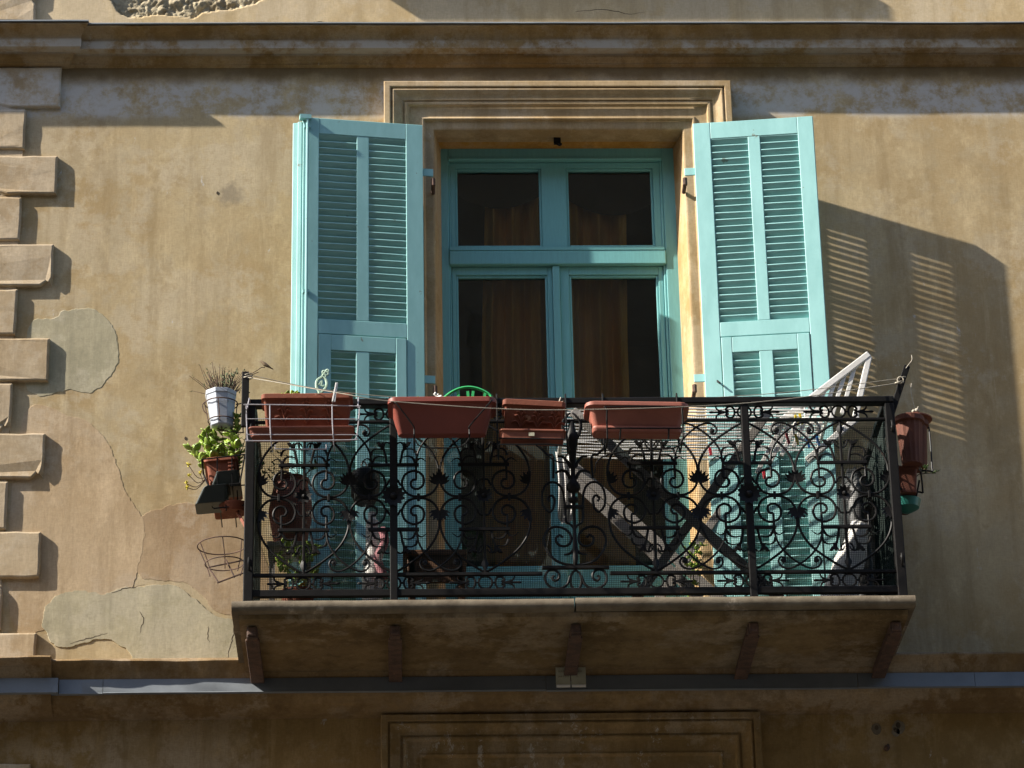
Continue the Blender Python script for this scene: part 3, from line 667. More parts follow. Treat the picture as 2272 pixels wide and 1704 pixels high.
# --- ornament pieces, drawn for one quarter of a bay: u from the joint axis to the stem axis (.205), w up from mid height
HW, ZM = .205, 6.955
RING = [(.0, .119), (.0, .099), (.007, .061), (.026, .029), (.055, .009), (.093, .0045), (.128, .010), (.153, .029), (.167, .064), (.157, .102), (.133, .121), (.106, .1245), (.079, .1095), (.0686, .080), (.0767, .0533), (.098, .0407), (.12, .0465), (.128, .066), (.118, .083), (.105, .086), (.1036, .105), (.1045, .150)]
ARCA = [(.003, .105), (.0055, .150), (.026, .203), (.067, .256), (.13, .307), (.172, .335), (.203, .352)]
ARCB = [(.1036, .165), (.0945, .212), (.074, .252), (.044, .2885), (.0067, .320), (-.028, .340), (-.055, .345), (-.079, .336), (-.0915, .315), (-.084, .294), (-.068, .295), (-.063, .311), (-.073, .319)]
LEAFS = [([(.1045, .160), (.097, .178), (.079, .185), (.056, .168)], .0065, .0015), ([(.1066, .1655), (.1205, .189), (.141, .1955), (.163, .1917)], .0065, .003),
         ([(.176, .150), (.169, .1917), (.160, .2265), (.146, .237)], .0055, .006), ([(.099, .200), (.109, .2236), (.1305, .231), (.154, .226)], .0065, .002),
         ([(.160, .222), (.160, .247), (.171, .262), (.187, .2566), (.193, .243)], .005, .003)]
def P2d(L): return [(u, 0, w_) for u, w_ in L]
def origin_piece(name, mb, smooth=True):
    o = mb.build(name, m_iron, bal, smooth=smooth, origin=(0, 0, 0)); return o
mb = MB(); mb.tube(spline(P2d(RING), 5), .0057, 7); s_ring = origin_piece('scroll', mb)
mb = MB(); mb.tube(spline(P2d(ARCA), 5), .0056, 7); s_arca = origin_piece('arched_bar', mb)
mb = MB(); mb.tube([Vector((p.x, p.y + .004, p.z)) for p in spline(P2d(ARCB), 5)], .0048, 7); mb.ball((-.072, .004, .3075), .011, 8, 6, 1, .6, 1); s_arcb = origin_piece('curled_bar', mb)
mb = MB()
for L, r0, r1 in LEAFS: mb.tube(spline(P2d(L), 4), r0, 6, r1=r1)
mb.prism([(.126, .262), (.138, .243), (.158, .237), (.166, .250), (.160, .262), (.148, .256), (.140, .264)], -.006, .008, .002)
mb.box(.1, .108, -.006, .006, .142, .165); s_palm = origin_piece('palmette', mb)
mb = MB()
for (bx, bz), (tx, tz), w_ in (((.006, .058), (.048, .078), .008), ((.006, .062), (.044, .097), .010), ((.005, .07), (.030, .112), .010), ((.004, .078), (.012, .116), .008)):
    a = Vector((bx, 0, bz)); t = Vector((tx, 0, tz)); nn = Vector((-(t - a).z, 0, (t - a).x)).normalized()
    md = a + (t - a) * .62
    mb.loft([[tuple(a + nn * .003 + Vector((0, .004, 0))), tuple(a - nn * .003 + Vector((0, .004, 0))), tuple(a + Vector((0, -.004, 0)))], [tuple(md + nn * w_ * .8 + Vector((0, .006, 0))), tuple(md - nn * w_ * .8 + Vector((0, .006, 0))), tuple(md + Vector((0, -.006, 0)))], [tuple(t + nn * .0015 + Vector((0, .012, 0))), tuple(t - nn * .0015 + Vector((0, .012, 0))), tuple(t + Vector((0, .008, 0)))]])
s_leaf = origin_piece('leaf_spray', mb, False)
mb = MB(); mb.tube(spline(P2d([(.199, .086), (.185, .080), (.176, .062), (.168, .058)]), 4), .005, 6); s_link = origin_piece('link_scroll', mb)
PROTO = [s_ring, s_arca, s_arcb, s_palm, s_leaf, s_link]
used = set()
def place(o, x, d, z, su, sw, rot=0):
    wx, wd, wz = FB((x, d, z))
    if o.name not in used:
        used.add(o.name); c = o; c.location = Vector((wx, -wd, wz)) - WL[bal.name]
    else: c = dup(o, bal, (wx, wd, wz))
    c.scale = (su, 1, sw); c.rotation_euler = (0, 0, rot); return c
def halfbay(jx, sx, skip=()):                            # joint axis x, stem axis x
    s_ = (sx - jx) / HW
    for v in (1, -1):
        for o in PROTO:
            if o in skip: continue
            place(o, jx, RD, ZM, s_, v)
for j, s_ in ((-1.150, -.950), (-.752, -.950), (-.752, -.559), (-.358, -.559), (-.358, -.163), (.040, -.163), (.381, .580), (.782, .580), (.782, 1.0), (1.209, 1.0), (1.209, 1.42), (1.626, 1.42)):
    halfbay(j, s_, (s_arcb,) if j in (.040, .381, -1.150, 1.626) else ())
for sx in (-1.188, 1.645):                               # returns to the wall
    for jd, sd in ((.70, .50), (.30, .50), (.30, .10)):
        for v in (1, -1):
            for o in PROTO[:4]:
                wx, wd, wz = FB((sx, jd, ZM)); c = dup(o, bal, (wx, wd, wz)); c.scale = ((jd - sd) / HW, 1, v); c.rotation_euler = (0, 0, R(90))
    for sd in (.50, .10): MB(FB).tube([(sx, sd, 6.60), (sx, sd, 7.31)], .006, 6).build('stem', m_iron, bal, smooth=True)
def rosette(x, r, np_=10):
    k = MB(FB)
    for i in range(np_):
        a = 2 * math.pi * i / np_ + .2; t = Vector((math.cos(a), 0, math.sin(a))); nn = Vector((-t.z, 0, t.x)); c = Vector((x, RD + .018, ZM))
        k.loft([[tuple(c + t * r * .25 + nn * r * .1), tuple(c + t * r * .25 - nn * r * .1), tuple(c + t * r * .25 - Vector((0, .008, 0)))],
                [tuple(c + t * r * .72 + nn * r * .24 + Vector((0, .006, 0))), tuple(c + t * r * .72 - nn * r * .24 + Vector((0, .006, 0))), tuple(c + t * r * .72 - Vector((0, .006, 0)))],
                [tuple(c + t * r + nn * r * .06 + Vector((0, .010, 0))), tuple(c + t * r - nn * r * .06 + Vector((0, .010, 0))), tuple(c + t * r + Vector((0, .004, 0)))]])
    k.ball((x, RD + .02, ZM), r * .3, 8, 6); return k.build('rosette', m_iron, bal)
for x in (-.950, -.163, .580, 1.42): rosette(x, .036)
for x in (-.559, 1.0): rosette(x, .052, 12)
for x in (-.950, -.163, .580, 1.42):
    k = MB(FB); k.tube([(x, RD, 6.60), (x, RD, 7.31)], .0065, 6)
    for v in (1, -1):
        z = ZM + v * .315
        k.loft([[(x + a * .002, RD + b_ * .002, z - v * .035) for a, b_ in ((1, 0), (0, 1), (-1, 0), (0, -1))], [(x + a * .017, RD + b_ * .010, z) for a, b_ in ((1, 0), (0, 1), (-1, 0), (0, -1))], [(x + a * .004, RD + b_ * .006, z + v * .03) for a, b_ in ((1, 0), (0, 1), (-1, 0), (0, -1))]])
        k.tube(spline([(x - .030, RD, ZM + v * .262), (x - .022, RD, ZM + v * .236), (x - .008, RD, ZM + v * .226)], 3), .0045, 5); k.tube(spline([(x + .030, RD, ZM + v * .262), (x + .022, RD, ZM + v * .236), (x + .008, RD, ZM + v * .226)], 3), .0045, 5)
    k.build('stem', m_iron, bal, smooth=True)
for x in (-.950, -.559, -.163, .580, 1.0, 1.42):
    for v in (1, -1): MB(FB).box(x - .112, x + .112, RD - .004, RD + .010, ZM + v * .153 - .0075, ZM + v * .153 + .0075).build('cross_bar', m_iron, bal, bevel=.002)
for j, s_ in ((-1.150, -.950), (-.752, -.950), (-.752, -.559), (-.358, -.559), (-.358, -.163), (.040, -.163), (.381, .580), (.782, .580), (.782, 1.0), (1.209, 1.0), (1.209, 1.42), (1.626, 1.42)):
    x = j + (s_ - j) * .093 / HW; MB(FB).box(x - .006, x + .006, RD - .008, RD + .009, ZM - .017, ZM + .017).build('clasp', m_iron, bal, bevel=.002)
# frieze motifs
fm = MB(); fm.tube([(.030 * math.cos(i * .35), 0, .0285 * math.sin(i * .35)) for i in range(18)], .0045, 6, closed=True)
for s_ in (1, -1):
    fm.tube([(s_ * .028, 0, 0), (s_ * .046, 0, 0)], .005, 6)
    for v in (1, -1):
        fm.tube(spline([(s_ * .044, 0, 0), (s_ * .046, 0, v * .014), (s_ * .056, 0, v * .026), (s_ * .070, 0, v * .026), (s_ * .081, 0, v * .016), (s_ * .078, 0, v * .007), (s_ * .069, 0, v * .008)], 4), .0045, 6, r1=.006)
        fm.tube(spline([(s_ * .085, 0, 0), (s_ * .108, 0, v * .006), (s_ * .122, 0, v * .015), (s_ * .127, 0, v * .029)], 4), .0055, 6, r1=.0035)
    fm.tube([(s_ * .072, 0, 0), (s_ * .148, 0, 0)], .005, 6); fm.ball((s_ * .146, 0, 0), .009, 6, 5, 1.4, .6, .7)
fm = fm.build('frieze_motif', m_iron, bal, smooth=True, origin=(0, 0, 0)); first = True
for z in (7.354, 6.555):
    for x in (-.950, -.559, -.163, .580, 1.0, 1.42):
        p = FB((x, RD, z))
        if first: fm.location = Vector((p[0], -p[1], p[2])) - WL[bal.name]; first = False; c = fm
        else: c = dup(fm, bal, p)
        if z < 7: c.scale = (1, 1, 1.02)
# central ornament
CXO = .230
def z4(L): return [(CXO + (x - 685) / 3098, RD, 6.506 + (1550 - y) / 2870) for x, y in L]
def z3(L): return [(CXO + (x - 1000) / 4646, RD, 7.325 - (y - 420) / 4300) for x, y in L]
def mirror(L): return [(2 * CXO - p[0], p[1], p[2]) for p in L]
CEN = [('volute', z4([(610, 1330), (560, 1450), (440, 1500), (320, 1460), (270, 1370), (300, 1275), (380, 1245), (450, 1290), (455, 1360), (400, 1395), (368, 1355), (395, 1325)]), .0058),
       ('volute', z4([(690, 1190), (500, 1160), (370, 1080), (285, 950), (268, 820), (330, 710), (440, 670), (560, 705), (630, 790), (620, 890), (540, 935), (455, 905), (430, 830), (480, 785), (525, 815)]), .0060),
       ('loop_bar', z4([(690, 720), (640, 650), (570, 590), (566, 400), (540, 190), (480, 95), (390, 65), (300, 120), (257, 250), (272, 390), (345, 470), (405, 420), (422, 300), (385, 250), (340, 285), (358, 325)]), .0055),
       ('curled_leaf', z3([(960, 1420), (890, 1300), (800, 1200), (690, 1185)]), .009), ('curled_leaf', z3([(940, 1640), (870, 1520), (770, 1480), (640, 1530)]), .009),
       ('curled_leaf', z4([(680, 960), (640, 1010), (590, 1040), (530, 1045)]), .008),
       ('loop_bar', z3([(600, 1640), (600, 1200), (480, 1150), (380, 1050), (300, 940)]), .0055)]
for nme, L, r in CEN:
    for LL in (L, mirror(L)): MB(FB).tube(spline(LL, 6), r, 7, r1=r * .55 if 'leaf' in nme else None).build(nme, m_iron, bal, smooth=True)
k = MB(FB); k.tube([(CXO + .024 * math.cos(i * .35), RD, 6.562 + .045 * math.sin(i * .35)) for i in range(18)], .0055, 6, closed=True); k.build('oval_ring', m_iron, bal, smooth=True)
k = MB(FB); k.box(CXO - .146, CXO + .146, RD - .01, RD + .01, 6.614, 6.628); k.build('cross_bar', m_iron, bal, bevel=.002)
k = MB(FB); k.box(CXO - .045, CXO + .045, RD - .006, RD + .01, 6.897, 6.912); k.build('cross_bar', m_iron, bal, bevel=.002)
def lathe(prof, cx, cdp, n=12): return [circ(cx, cdp, z, r, n) for r, z in prof]
k = MB(FB); k.loft(lathe([(.006, 6.61), (.012, 6.66), (.013, 6.70), (.009, 6.76), (.007, 6.80), (.007, 6.925), (.022, 6.93), (.022, 6.945), (.008, 6.95), (.008, 6.972), (.020, 6.975), (.032, 6.99), (.030, 7.01), (.018, 7.025), (.010, 7.05), (.012, 7.10), (.018, 7.16), (.026, 7.215), (.028, 7.245), (.016, 7.275), (.012, 7.31)], CXO, RD))
k.build('baluster', m_iron, bal, smooth='all')
for s_ in (1, -1):
    k = MB(FB); k.tube(spline([(CXO + s_ * .005, RD + .01, 7.20), (CXO + s_ * .035, RD + .012, 7.26), (CXO + s_ * .04, RD + .012, 7.30), (CXO + s_ * .02, RD + .012, 7.335), (CXO + s_ * .005, RD + .01, 7.35)], 4), .009, 6, r1=.004); k.build('curled_leaf', m_iron, bal, smooth=True)

# plastic netting tied inside the railing
k = MB(FB); pt = .0078
def strand(a, b_, n_, r):
    k.tube([(a[0] + (b_[0] - a[0]) * i / n_, a[1] + (b_[1] - a[1]) * i / n_ + .004 * noise.noise((a[0] * 3 + (b_[0] - a[0]) * i / n_ * 3, a[2] * 5, i * .6)), a[2] + (b_[2] - a[2]) * i / n_ + .002 * noise.noise((i * .9, a[2] * 7, a[0]))) for i in range(n_ + 1)], r, 3)
topz = lambda x: 7.335 + .02 * math.sin(x * 3) - (.03 if x > 1.25 else 0)
x = -1.16
while x < 1.625: strand((x, .722, 6.485), (x + .004, .722, topz(x)), 4, .00105); x += pt
z = 6.488
while z < 7.33: strand((-1.16, .7205, z), (1.625, .7205, z), 24, .00105); z += .0088
for sx in (-1.168, 1.625):
    d = .04
    while d < .71: strand((sx, d, 6.487), (sx, d, 7.33), 3, .00105); d += pt
    z = 6.49
    while z < 7.32: strand((sx, .03, z), (sx, .715, z), 5, .00105); z += .0088
k.build('plastic_netting', m_net, label='fine dark green plastic netting tied inside the black railing', cat='netting')

# ------------------------------------------------------------------ planters on the handrail
def trough(name, mat, x0, x1, d0, d1, z0, z1, tx, td, lip, label, cat='planter', r=.012, lipz=.025, tilt=0, extra=None, soil=True, fn=FB):
    def f(p):
        q_ = p
        if tilt:
            c = (x0 + x1) / 2; a = R(tilt); q_ = (c + (p[0] - c) * math.cos(a) + (p[2] - z0) * math.sin(a), p[1], z0 + (p[2] - z0) * math.cos(a) - (p[0] - c) * math.sin(a))
        return fn(q_)
    root = thing(name, label, cat, fn(((x0 + x1) / 2, (d0 + d1) / 2, z0)))
    k = MB(f); zl = z1 - lipz; L = [rr(x0 + tx, x1 - tx, d0 + td, d1 - td, z0, r), rr(x0 + .004, x1 - .004, d0 + .004, d1 - .004, zl - .004, r), rr(x0 - lip, x1 + lip, d0 - lip, d1 + lip, zl, r + lip), rr(x0 - lip, x1 + lip, d0 - lip, d1 + lip, z1 - .003, r + lip), rr(x0 - lip + .003, x1 + lip - .003, d0 - lip + .003, d1 + lip - .003, z1, r + lip),
         rr(x0 + .008, x1 - .008, d0 + .008, d1 - .008, z1, r), rr(x0 + .012, x1 - .012, d0 + .012, d1 - .012, z1 - .04, r)]
    k.loft(L); bx = k.build('box', mat, root, smooth=True); bx.modifiers.new('normals', 'WEIGHTED_NORMAL').keep_sharp = True
    if soil: k = MB(f); k.loft([rr(x0 + .012, x1 - .012, d0 + .012, d1 - .012, z1 - .0395, r), rr(x0 + .02, x1 - .02, d0 + .02, d1 - .02, z1 - .03, r)]); k.build('soil', m_soil, root)
    return root, f
# 1: relief planter in a white wire rack
pA, fA = trough('relief_planter', m_terra, -1.128, -.742, .79, .925, 7.207, 7.372, .016, .056, .007, 'terracotta planter with moulded flower relief inside the white wire rack', lipz=.022)
spr = None
def sprig_mesh(fn, cx, cz, s_, dface):
    k = MB(fn)
    k.tube([(cx, dface, cz - .045 * s_), (cx + .003, dface + .001, cz), (cx, dface, cz + .045 * s_)], .0028, 5)
    for sgn, z0, ln, cur in ((1, -.04, .045, .03), (-1, -.04, .04, .03), (1, -.015, .03, .03), (-1, -.01, .028, .03), (1, .015, .022, .02), (-1, .02, .02, .02)):
        P = spline([(cx, dface, cz + z0 * s_), (cx + sgn * ln * .45, dface + .002, cz + (z0 + cur) * s_), (cx + sgn * ln, dface + .001, cz + (z0 + cur * .9) * s_)], 4)
        k.tube(P, .003, 5, r1=.006)
    for i in range(3): k.ball((cx + (i - 1) * .014, dface + .001, cz + (.045 + .008 * (i == 1)) * s_), .006, 6, 5)
    return k
for i in range(3):
    sprig_mesh(lambda p: fA((p[0], p[1] + (p[2] - 7.29) * .374, p[2])), -1.035 + .098 * i, 7.285, 1.0, .9025).build('relief_sprig', m_terra, pA, smooth=True)
tA, _ = trough('plant_tray', m_terradark, -1.185, -.730, .845, .940, 7.190, 7.212, .008, .008, .002, 'long brown terracotta tray under the relief planter in the white rack', 'tray', soil=False, lipz=.008)
k = MB(FB)
def wire(pts_, r=.0026, closed=False, n=6): k.tube(pts_, r, n, closed)
for dd in (.972,):
    wire(spline([(-1.196, dd, 7.283), (-1.19, dd, 7.297), (-1.175, dd, 7.301), (-.74, dd, 7.292), (-.712, dd, 7.288), (-.705, dd, 7.27), (-.715, dd, 7.16), (-.722, dd, 7.137), (-.75, dd, 7.131), (-1.16, dd, 7.129), (-1.185, dd, 7.134), (-1.19, dd, 7.155)], 4, True), .0028, True)
    for z in (7.232, 7.158): wire([(-1.193, dd + .002, z), (-.710, dd + .002, z - .004)], .0021)
    for x in (-1.094, -.824):
        wire(spline([(x, dd, 7.299), (x + .002, dd + .004, 7.21), (x + .006, dd, 7.145), (x + .007, .93, 7.131), (x + .008, .84, 7.131)], 3))
    for x in (-1.192, -.712): wire(spline([(x, .766, 7.40), (x, .80, 7.405), (x, .83, 7.39), (x, .97, 7.285)], 3))
    wire(spline([(-1.07, .93, 7.128), (-1.07, .93, 7.112), (-1.055, .93, 7.108), (-.865, .93, 7.106), (-.85, .93, 7.11), (-.85, .93, 7.128)], 3), .0024)
k.build('wire_rack', m_wirew, label='white wire planter rack hooked over the left end of the handrail', cat='rack', smooth=True)
# 2: large red-brown trough
pB, fBf = trough('trough_planter', m_terrared, -.566, -.124, .80, .968, 7.186, 7.330, .030, .060, .016, 'large smooth red brown plastic trough, widest of the planters on the rail', lipz=.022, r=.02)
def holder(pts_list, label, r=.0034):
    global k
    k = MB(FB)
    for P in pts_list: k.tube(spline(P, 3), r, 6)
    k.build('wire_holder', m_iron, label=label, cat='holder', smooth=True)
holder([[(-.55, .986, 7.30), (-.54, .987, 7.29), (-.475, .975, 7.20), (-.468, .968, 7.18), (-.468, .962, 7.145), (-.468, .80, 7.142)], [(-.13, .986, 7.31), (-.14, .987, 7.295), (-.225, .975, 7.195), (-.228, .968, 7.18), (-.228, .962, 7.145), (-.228, .80, 7.142)],
        [(-.55, .986, 7.30), (-.575, .9, 7.335), (-.575, .77, 7.42), (-.575, .73, 7.41)], [(-.13, .986, 7.31), (-.115, .9, 7.335), (-.115, .77, 7.42), (-.115, .73, 7.41)], [(-.468, .96, 7.142), (-.43, .96, 7.10), (-.27, .96, 7.10), (-.228, .96, 7.142)]], 'dark wire holder clasping the red brown trough')
# 3: small relief planter leaning on its tray
pC, fC = trough('relief_planter', m_terra, -.082, .182, .80, .928, 7.188, 7.334, .010, .050, .006, 'small terracotta planter with leaf relief, tilted down to the right', lipz=.026, tilt=3.5)
for i in range(3): sprig_mesh(lambda p: fC((p[0], p[1] + (p[2] - 7.235) * .397, p[2])), -.005 + .075 * i, 7.248, .8, .8995).build('relief_sprig', m_terra, pC, smooth=True)
trough('plant_tray', m_terradark, -.096, .190, .845, .945, 7.150, 7.190, .008, .008, .002, 'brown tray with a small label under the small tilted relief planter', 'tray', soil=False, lipz=.008, tilt=1.5)[0]
k = MB(FB); k.box(.030, .055, .9445, .9475, 7.156, 7.172); k.build('price_label', m_card, label='little pale label stuck on the brown tray front', cat='label')
holder([[(-.10, .95, 7.145), (.20, .95, 7.138)], [(-.10, .95, 7.115), (.19, .95, 7.108), (.19, .80, 7.108)], [(-.10, .95, 7.115), (-.10, .80, 7.115), (-.10, .77, 7.42), (-.10, .73, 7.41)], [(.20, .95, 7.138), (.205, .80, 7.14), (.205, .77, 7.42), (.205, .73, 7.41)], [(.06, .95, 7.112), (.10, .94, 7.08), (.14, .92, 7.05), (.2, .90, 7.045)]], 'thin dark wire holder around the small tilted planter')
# 4: pale trough
pD, fD = trough('trough_planter', m_terrapale, .292, .716, .81, .968, 7.178, 7.302, .028, .052, .016, 'pale terracotta plastic trough in a black wire holder near the rail centre', lipz=.018, r=.024, tilt=1.2)
k = MB(fD); k.loft([rr(.313, .695, .846, .932, 7.182, .02), rr(.309, .699, .842, .938, 7.192, .02), rr(.309, .699, .842, .939, 7.198, .02), rr(.311, .697, .844, .938, 7.204, .02)]); k.build('moulded_band', m_terrapale, pD, smooth=True)
holder([[(.37, .975, 7.13), (.372, .985, 7.26), (.385, .985, 7.275), (.68, .985, 7.275), (.70, .985, 7.262), (.70, .975, 7.13)], [(.37, .975, 7.178), (.70, .975, 7.176)], [(.37, .975, 7.13), (.37, .8, 7.13)], [(.70, .975, 7.13), (.70, .8, 7.13)], [(.43, .975, 7.178), (.425, .965, 7.13)], [(.64, .975, 7.178), (.637, .965, 7.13)],
        [(.37, .8, 7.13), (.37, .766, 7.2), (.37, .768, 7.42), (.37, .735, 7.424)], [(.70, .8, 7.13), (.70, .766, 7.2), (.70, .768, 7.42), (.70, .735, 7.424)], [(.70, .975, 7.13), (.66, .96, 7.09), (.42, .96, 7.07), (.33, .95, 7.04), (.315, .9, 7.0)]], 'black wire holder with rounded corners around the pale trough', .0038)
for x in (.225, .672):
    pass

# ------------------------------------------------------------------ plants
def leafmesh(name, L, W, T, mat):
    k = MB(); N = 6
    for i in range(1):
        loops = []
        for t in (0.0, .2, .45, .7, .9, 1.0):
            w_ = W * math.sin(math.pi * min(1, (t * .8 + .12))) * (1 if t < .95 else .55); th = T * (1 - t * .5)
            loops.append([(L * t, w_ / 2 * math.cos(a), th / 2 * math.sin(a) + .12 * L * t * t) for a in [2 * math.pi * q_ / N for q_ in range(N)]])
        k.loft(loops)
    me = bpy.data.meshes.new(name); me.from_pydata([(p[0], -p[1], p[2]) for p in k.v], [], k.f); me.materials.append(mat)
    for p in me.polygons: p.use_smooth = True
    return me
ME_JADE = leafmesh('leaf', .032, .026, .008, m_leaf)
ME_SMALL = leafmesh('leaf', .018, .010, .003, m_leaf2)
ME_GREY = leafmesh('leaf', .017, .008, .003, m_leaf3)
ME_SPIKE = leafmesh('leaf', .026, .006, .004, m_leaf)
ME_PETAL = leafmesh('petal', .014, .007, .003, m_yellow)
def leaf(me, parent, p, dirv, roll=0, s_=1.0):
    o = bpy.data.objects.new('leaf' if 'leaf' in me.name else 'petal', me); COL.objects.link(o); o.parent = parent
    wp = Vector((p[0], -p[1], p[2])); o.location = wp - WL[parent.name]
    dv = Vector((dirv[0], -dirv[1], dirv[2])).normalized()
    q_ = dv.to_track_quat('X', 'Z') @ Euler((roll, 0, 0)).to_quaternion()
    o.rotation_mode = 'QUATERNION'; o.rotation_quaternion = q_; o.scale = (s_, s_, s_); WL[o.name] = wp; return o
rnd = random.uniform
def plant(name, label, base, stems, me, nl, mat=m_twig, r=.0022, ls=(.8, 1.2), tip=True, group=None):
    root = thing(name, label, 'plant', FB(base), group)
    k = MB(FB)
    for S in stems: k.tube(spline(S, 3), r, 5, r1=r * .45)
    k.build('stems', mat, root, smooth=True)
    if me:
        for S in stems:
            C = spline(S, 4)
            for i in range(nl):
                t = rnd(.35, 1) if i < nl - 3 else 1
                p = C[min(len(C) - 1, int(t * (len(C) - 1)))]; q_ = FB(p); a = rnd(0, 6.28)
                leaf(me, root, q_, (math.cos(a), math.sin(a), rnd(.1, .9)), rnd(-.4, .4), rnd(*ls))
    return root
# bucket of dry twigs on the left return
BX, BD_ = -1.322, .60
root = thing('bucket_planter', 'white enamel bucket planter in a wire ring left of the corner post', 'planter', FB((BX, BD_, 7.36)))
k = MB(FB); n_ = 8; ph = .3
def tl(z, r): return [(p[0] + (z - 7.36) * -.05, p[1], p[2]) for p in circ(BX, BD_, z, r, n_, ph)]
k.loft([tl(7.352, .043), tl(7.357, .053), tl(7.50, .069), tl(7.502, .073), tl(7.522, .074), tl(7.522, .067), tl(7.50, .065)]); k.build('bucket', m_bucket, root, bevel=.003)
k = MB(FB); k.loft([tl(7.5005, .0645), tl(7.512, .05)]); k.build('soil', m_soil, root)
stems = []
for i in range(110):
    a = rnd(0, 6.28); h = rnd(.04, .125); sp = rnd(.0, .085) * (1.3 if math.cos(a) < 0 else .8)
    b0 = (BX + .035 * math.cos(a), BD_ + .035 * math.sin(a), 7.505)
    stems.append([b0, (b0[0] + sp * .45 * math.cos(a) + rnd(-.008, .008), b0[1] + sp * .4 * math.sin(a), 7.505 + h * .5), (b0[0] + sp * math.cos(a) + rnd(-.014, .014), b0[1] + sp * .8 * math.sin(a), 7.505 + h)])
stems.append([(BX - .045, BD_, 7.505), (BX - .07, BD_, 7.56), (BX - .105, BD_, 7.66)])
stems.append([(BX - .045, BD_, 7.505), (BX - .08, BD_ + .02, 7.54), (BX - .15, BD_ + .03, 7.595)])
pl = plant('dry_plant', 'dry brown twiggy plant with a few grey green shoots in the white bucket', (BX, BD_, 7.50), stems, None, 0, r=.0022)
for i in range(150):
    S = random.choice(stems); p = S[-1]; leaf(ME_GREY, pl, FB((p[0] + rnd(-.004, .004), p[1] + rnd(-.01, .01), p[2] + rnd(-.03, .006))), (rnd(-1, 1), rnd(-1, 1), rnd(0, 1)), 0, rnd(.3, .75))
for i in range(75): leaf(ME_GREY, pl, FB((BX + .022 + rnd(-.026, .03), BD_ + rnd(-.04, .04), 7.53 + rnd(-.01, .075))), (rnd(-.7, .7), rnd(-.7, .7), 1), 0, rnd(.7, 1.15))
for i in range(8): leaf(ME_GREY, pl, FB((BX + .06 + rnd(-.008, .008), BD_, 7.625 + rnd(-.012, .012))), (rnd(-.7, .7), rnd(-.7, .7), 1), 0, rnd(.8, 1.1))
k = MB(FB)
for z, r in ((7.468, .0745), (7.383, .0625)): k.tube(circ(BX - (z - 7.36) * .05, BD_, z, r, 18), .0028, 6, True)
for a in (.2, 1.7, 3.3, 4.6): k.tube([(BX - .006 + .0745 * math.cos(a), BD_ + .0745 * math.sin(a), 7.468), (BX + .059 * math.cos(a), BD_ + .059 * math.sin(a), 7.37), (BX, BD_, 7.342)], .0024, 5)
k.tube(spline([(BX - .07, BD_ + .02, 7.478), (BX - .088, BD_ + .02, 7.455), (BX - .08, BD_ + .02, 7.425), (BX - .062, BD_ + .02, 7.41)], 3), .0026, 5)
k.tube(spline([(-1.20, BD_ + .01, 7.52), (-1.225, BD_ + .01, 7.515), (-1.23, BD_ + .01, 7.48), (-1.228, BD_ + .01, 7.34), (-1.235, BD_ + .01, 7.325), (-1.345, BD_ + .01, 7.338)], 4), .003, 6)
k.tube([(BX + .06, BD_, 7.466), (-1.20, BD_ + .02, 7.47)], .003, 6); k.tube([(BX + .055, BD_, 7.40), (-1.19, BD_ + .02, 7.41)], .003, 6)
k.build('wire_ring_holder', m_rust, label='rusty wire ring holder carrying the white bucket', cat='holder', smooth=True)
# succulent planter seen end-on
def TL(p):
    a = R(-5); c = (-1.31, 7.15); x, z = p[0] - c[0], p[2] - c[1]
    return FB((c[0] + x * math.cos(a) - z * math.sin(a) * -1 * -1, p[1], c[1] + z * math.cos(a) + x * math.sin(a) * -1))
pS, fS = trough('succulent_planter', m_terra, -1.385, -1.245, .14, .62, 7.095, 7.205, .014, .012, .006, 'terracotta box planter seen end on in a black wire basket left of the railing', lipz=.018, r=.016, tilt=-5)
k = MB(fS)
for i in range(4): k.box(-1.285 , -1.262, .612, .622, 7.115 + .018 * i, 7.125 + .018 * i)
k.build('moulded_ribs', m_terra, pS, bevel=.002)
stems = []
for i in range(26):
    x0_ = rnd(-1.37, -1.26); d0_ = rnd(.3, .6); sp = rnd(-.11, .03)
    stems.append([(x0_, d0_, 7.18), (x0_ + sp * .5, d0_ + .02, 7.225), (x0_ + sp, d0_ + .03, 7.245 + rnd(0, .075) + (x0_ + sp + 1.47) * .42)])
plant('succulent_plant', 'bright green jade succulent with round leaves spilling over the terracotta box planter', (-1.32, .45, 7.19), stems, ME_JADE, 11, ls=(.9, 1.5), r=.004)
stems = [[(-1.27 + rnd(-.01, .02), .45 + rnd(-.1, .1), 7.18), (-1.262 + rnd(-.015, .02), .46, 7.26), (-1.245 + rnd(-.03, .03), .46, 7.30 + rnd(0, .10))] for i in range(6)]
plant('spiky_succulent', 'upright spiky leaved green succulent behind the wire basket beside the corner post', (-1.265, .45, 7.18), stems, ME_SPIKE, 26, ls=(.6, 1.15), r=.003)
fp = thing('yellow_flower', 'yellow flower heads on drooping stalks left of the succulent box', 'flower', FB((-1.42, .58, 7.12)))
k = MB(FB)
FH = [(-1.462, 7.122), (-1.475, 7.085), (-1.473, 7.065), (-1.468, 7.175), (-1.415, 7.135)]
for x, z in FH: k.tube(spline([(-1.385, .56, 7.13), ((x - 1.385) / 2, .59, (z + 7.06) / 2), (x, .60, z)], 3), .0018, 5)
k.build('stalks', m_twig, fp)
for x, z in FH:
    for i in range(12): leaf(ME_PETAL, fp, FB((x, .60, z)), (rnd(-1, 1), rnd(-.6, 1), rnd(-.6, 1)), 0, rnd(.7, 1.15))
k = MB(FB)
BK = [(-1.395, 7.195), (-1.225, 7.222)]
k.tube([(-1.405, .66, 7.175), (-1.215, .66, 7.198)], .0036, 6); k.tube([(-1.36, .12, 7.26), (-1.20, .12, 7.28)], .0034, 6)
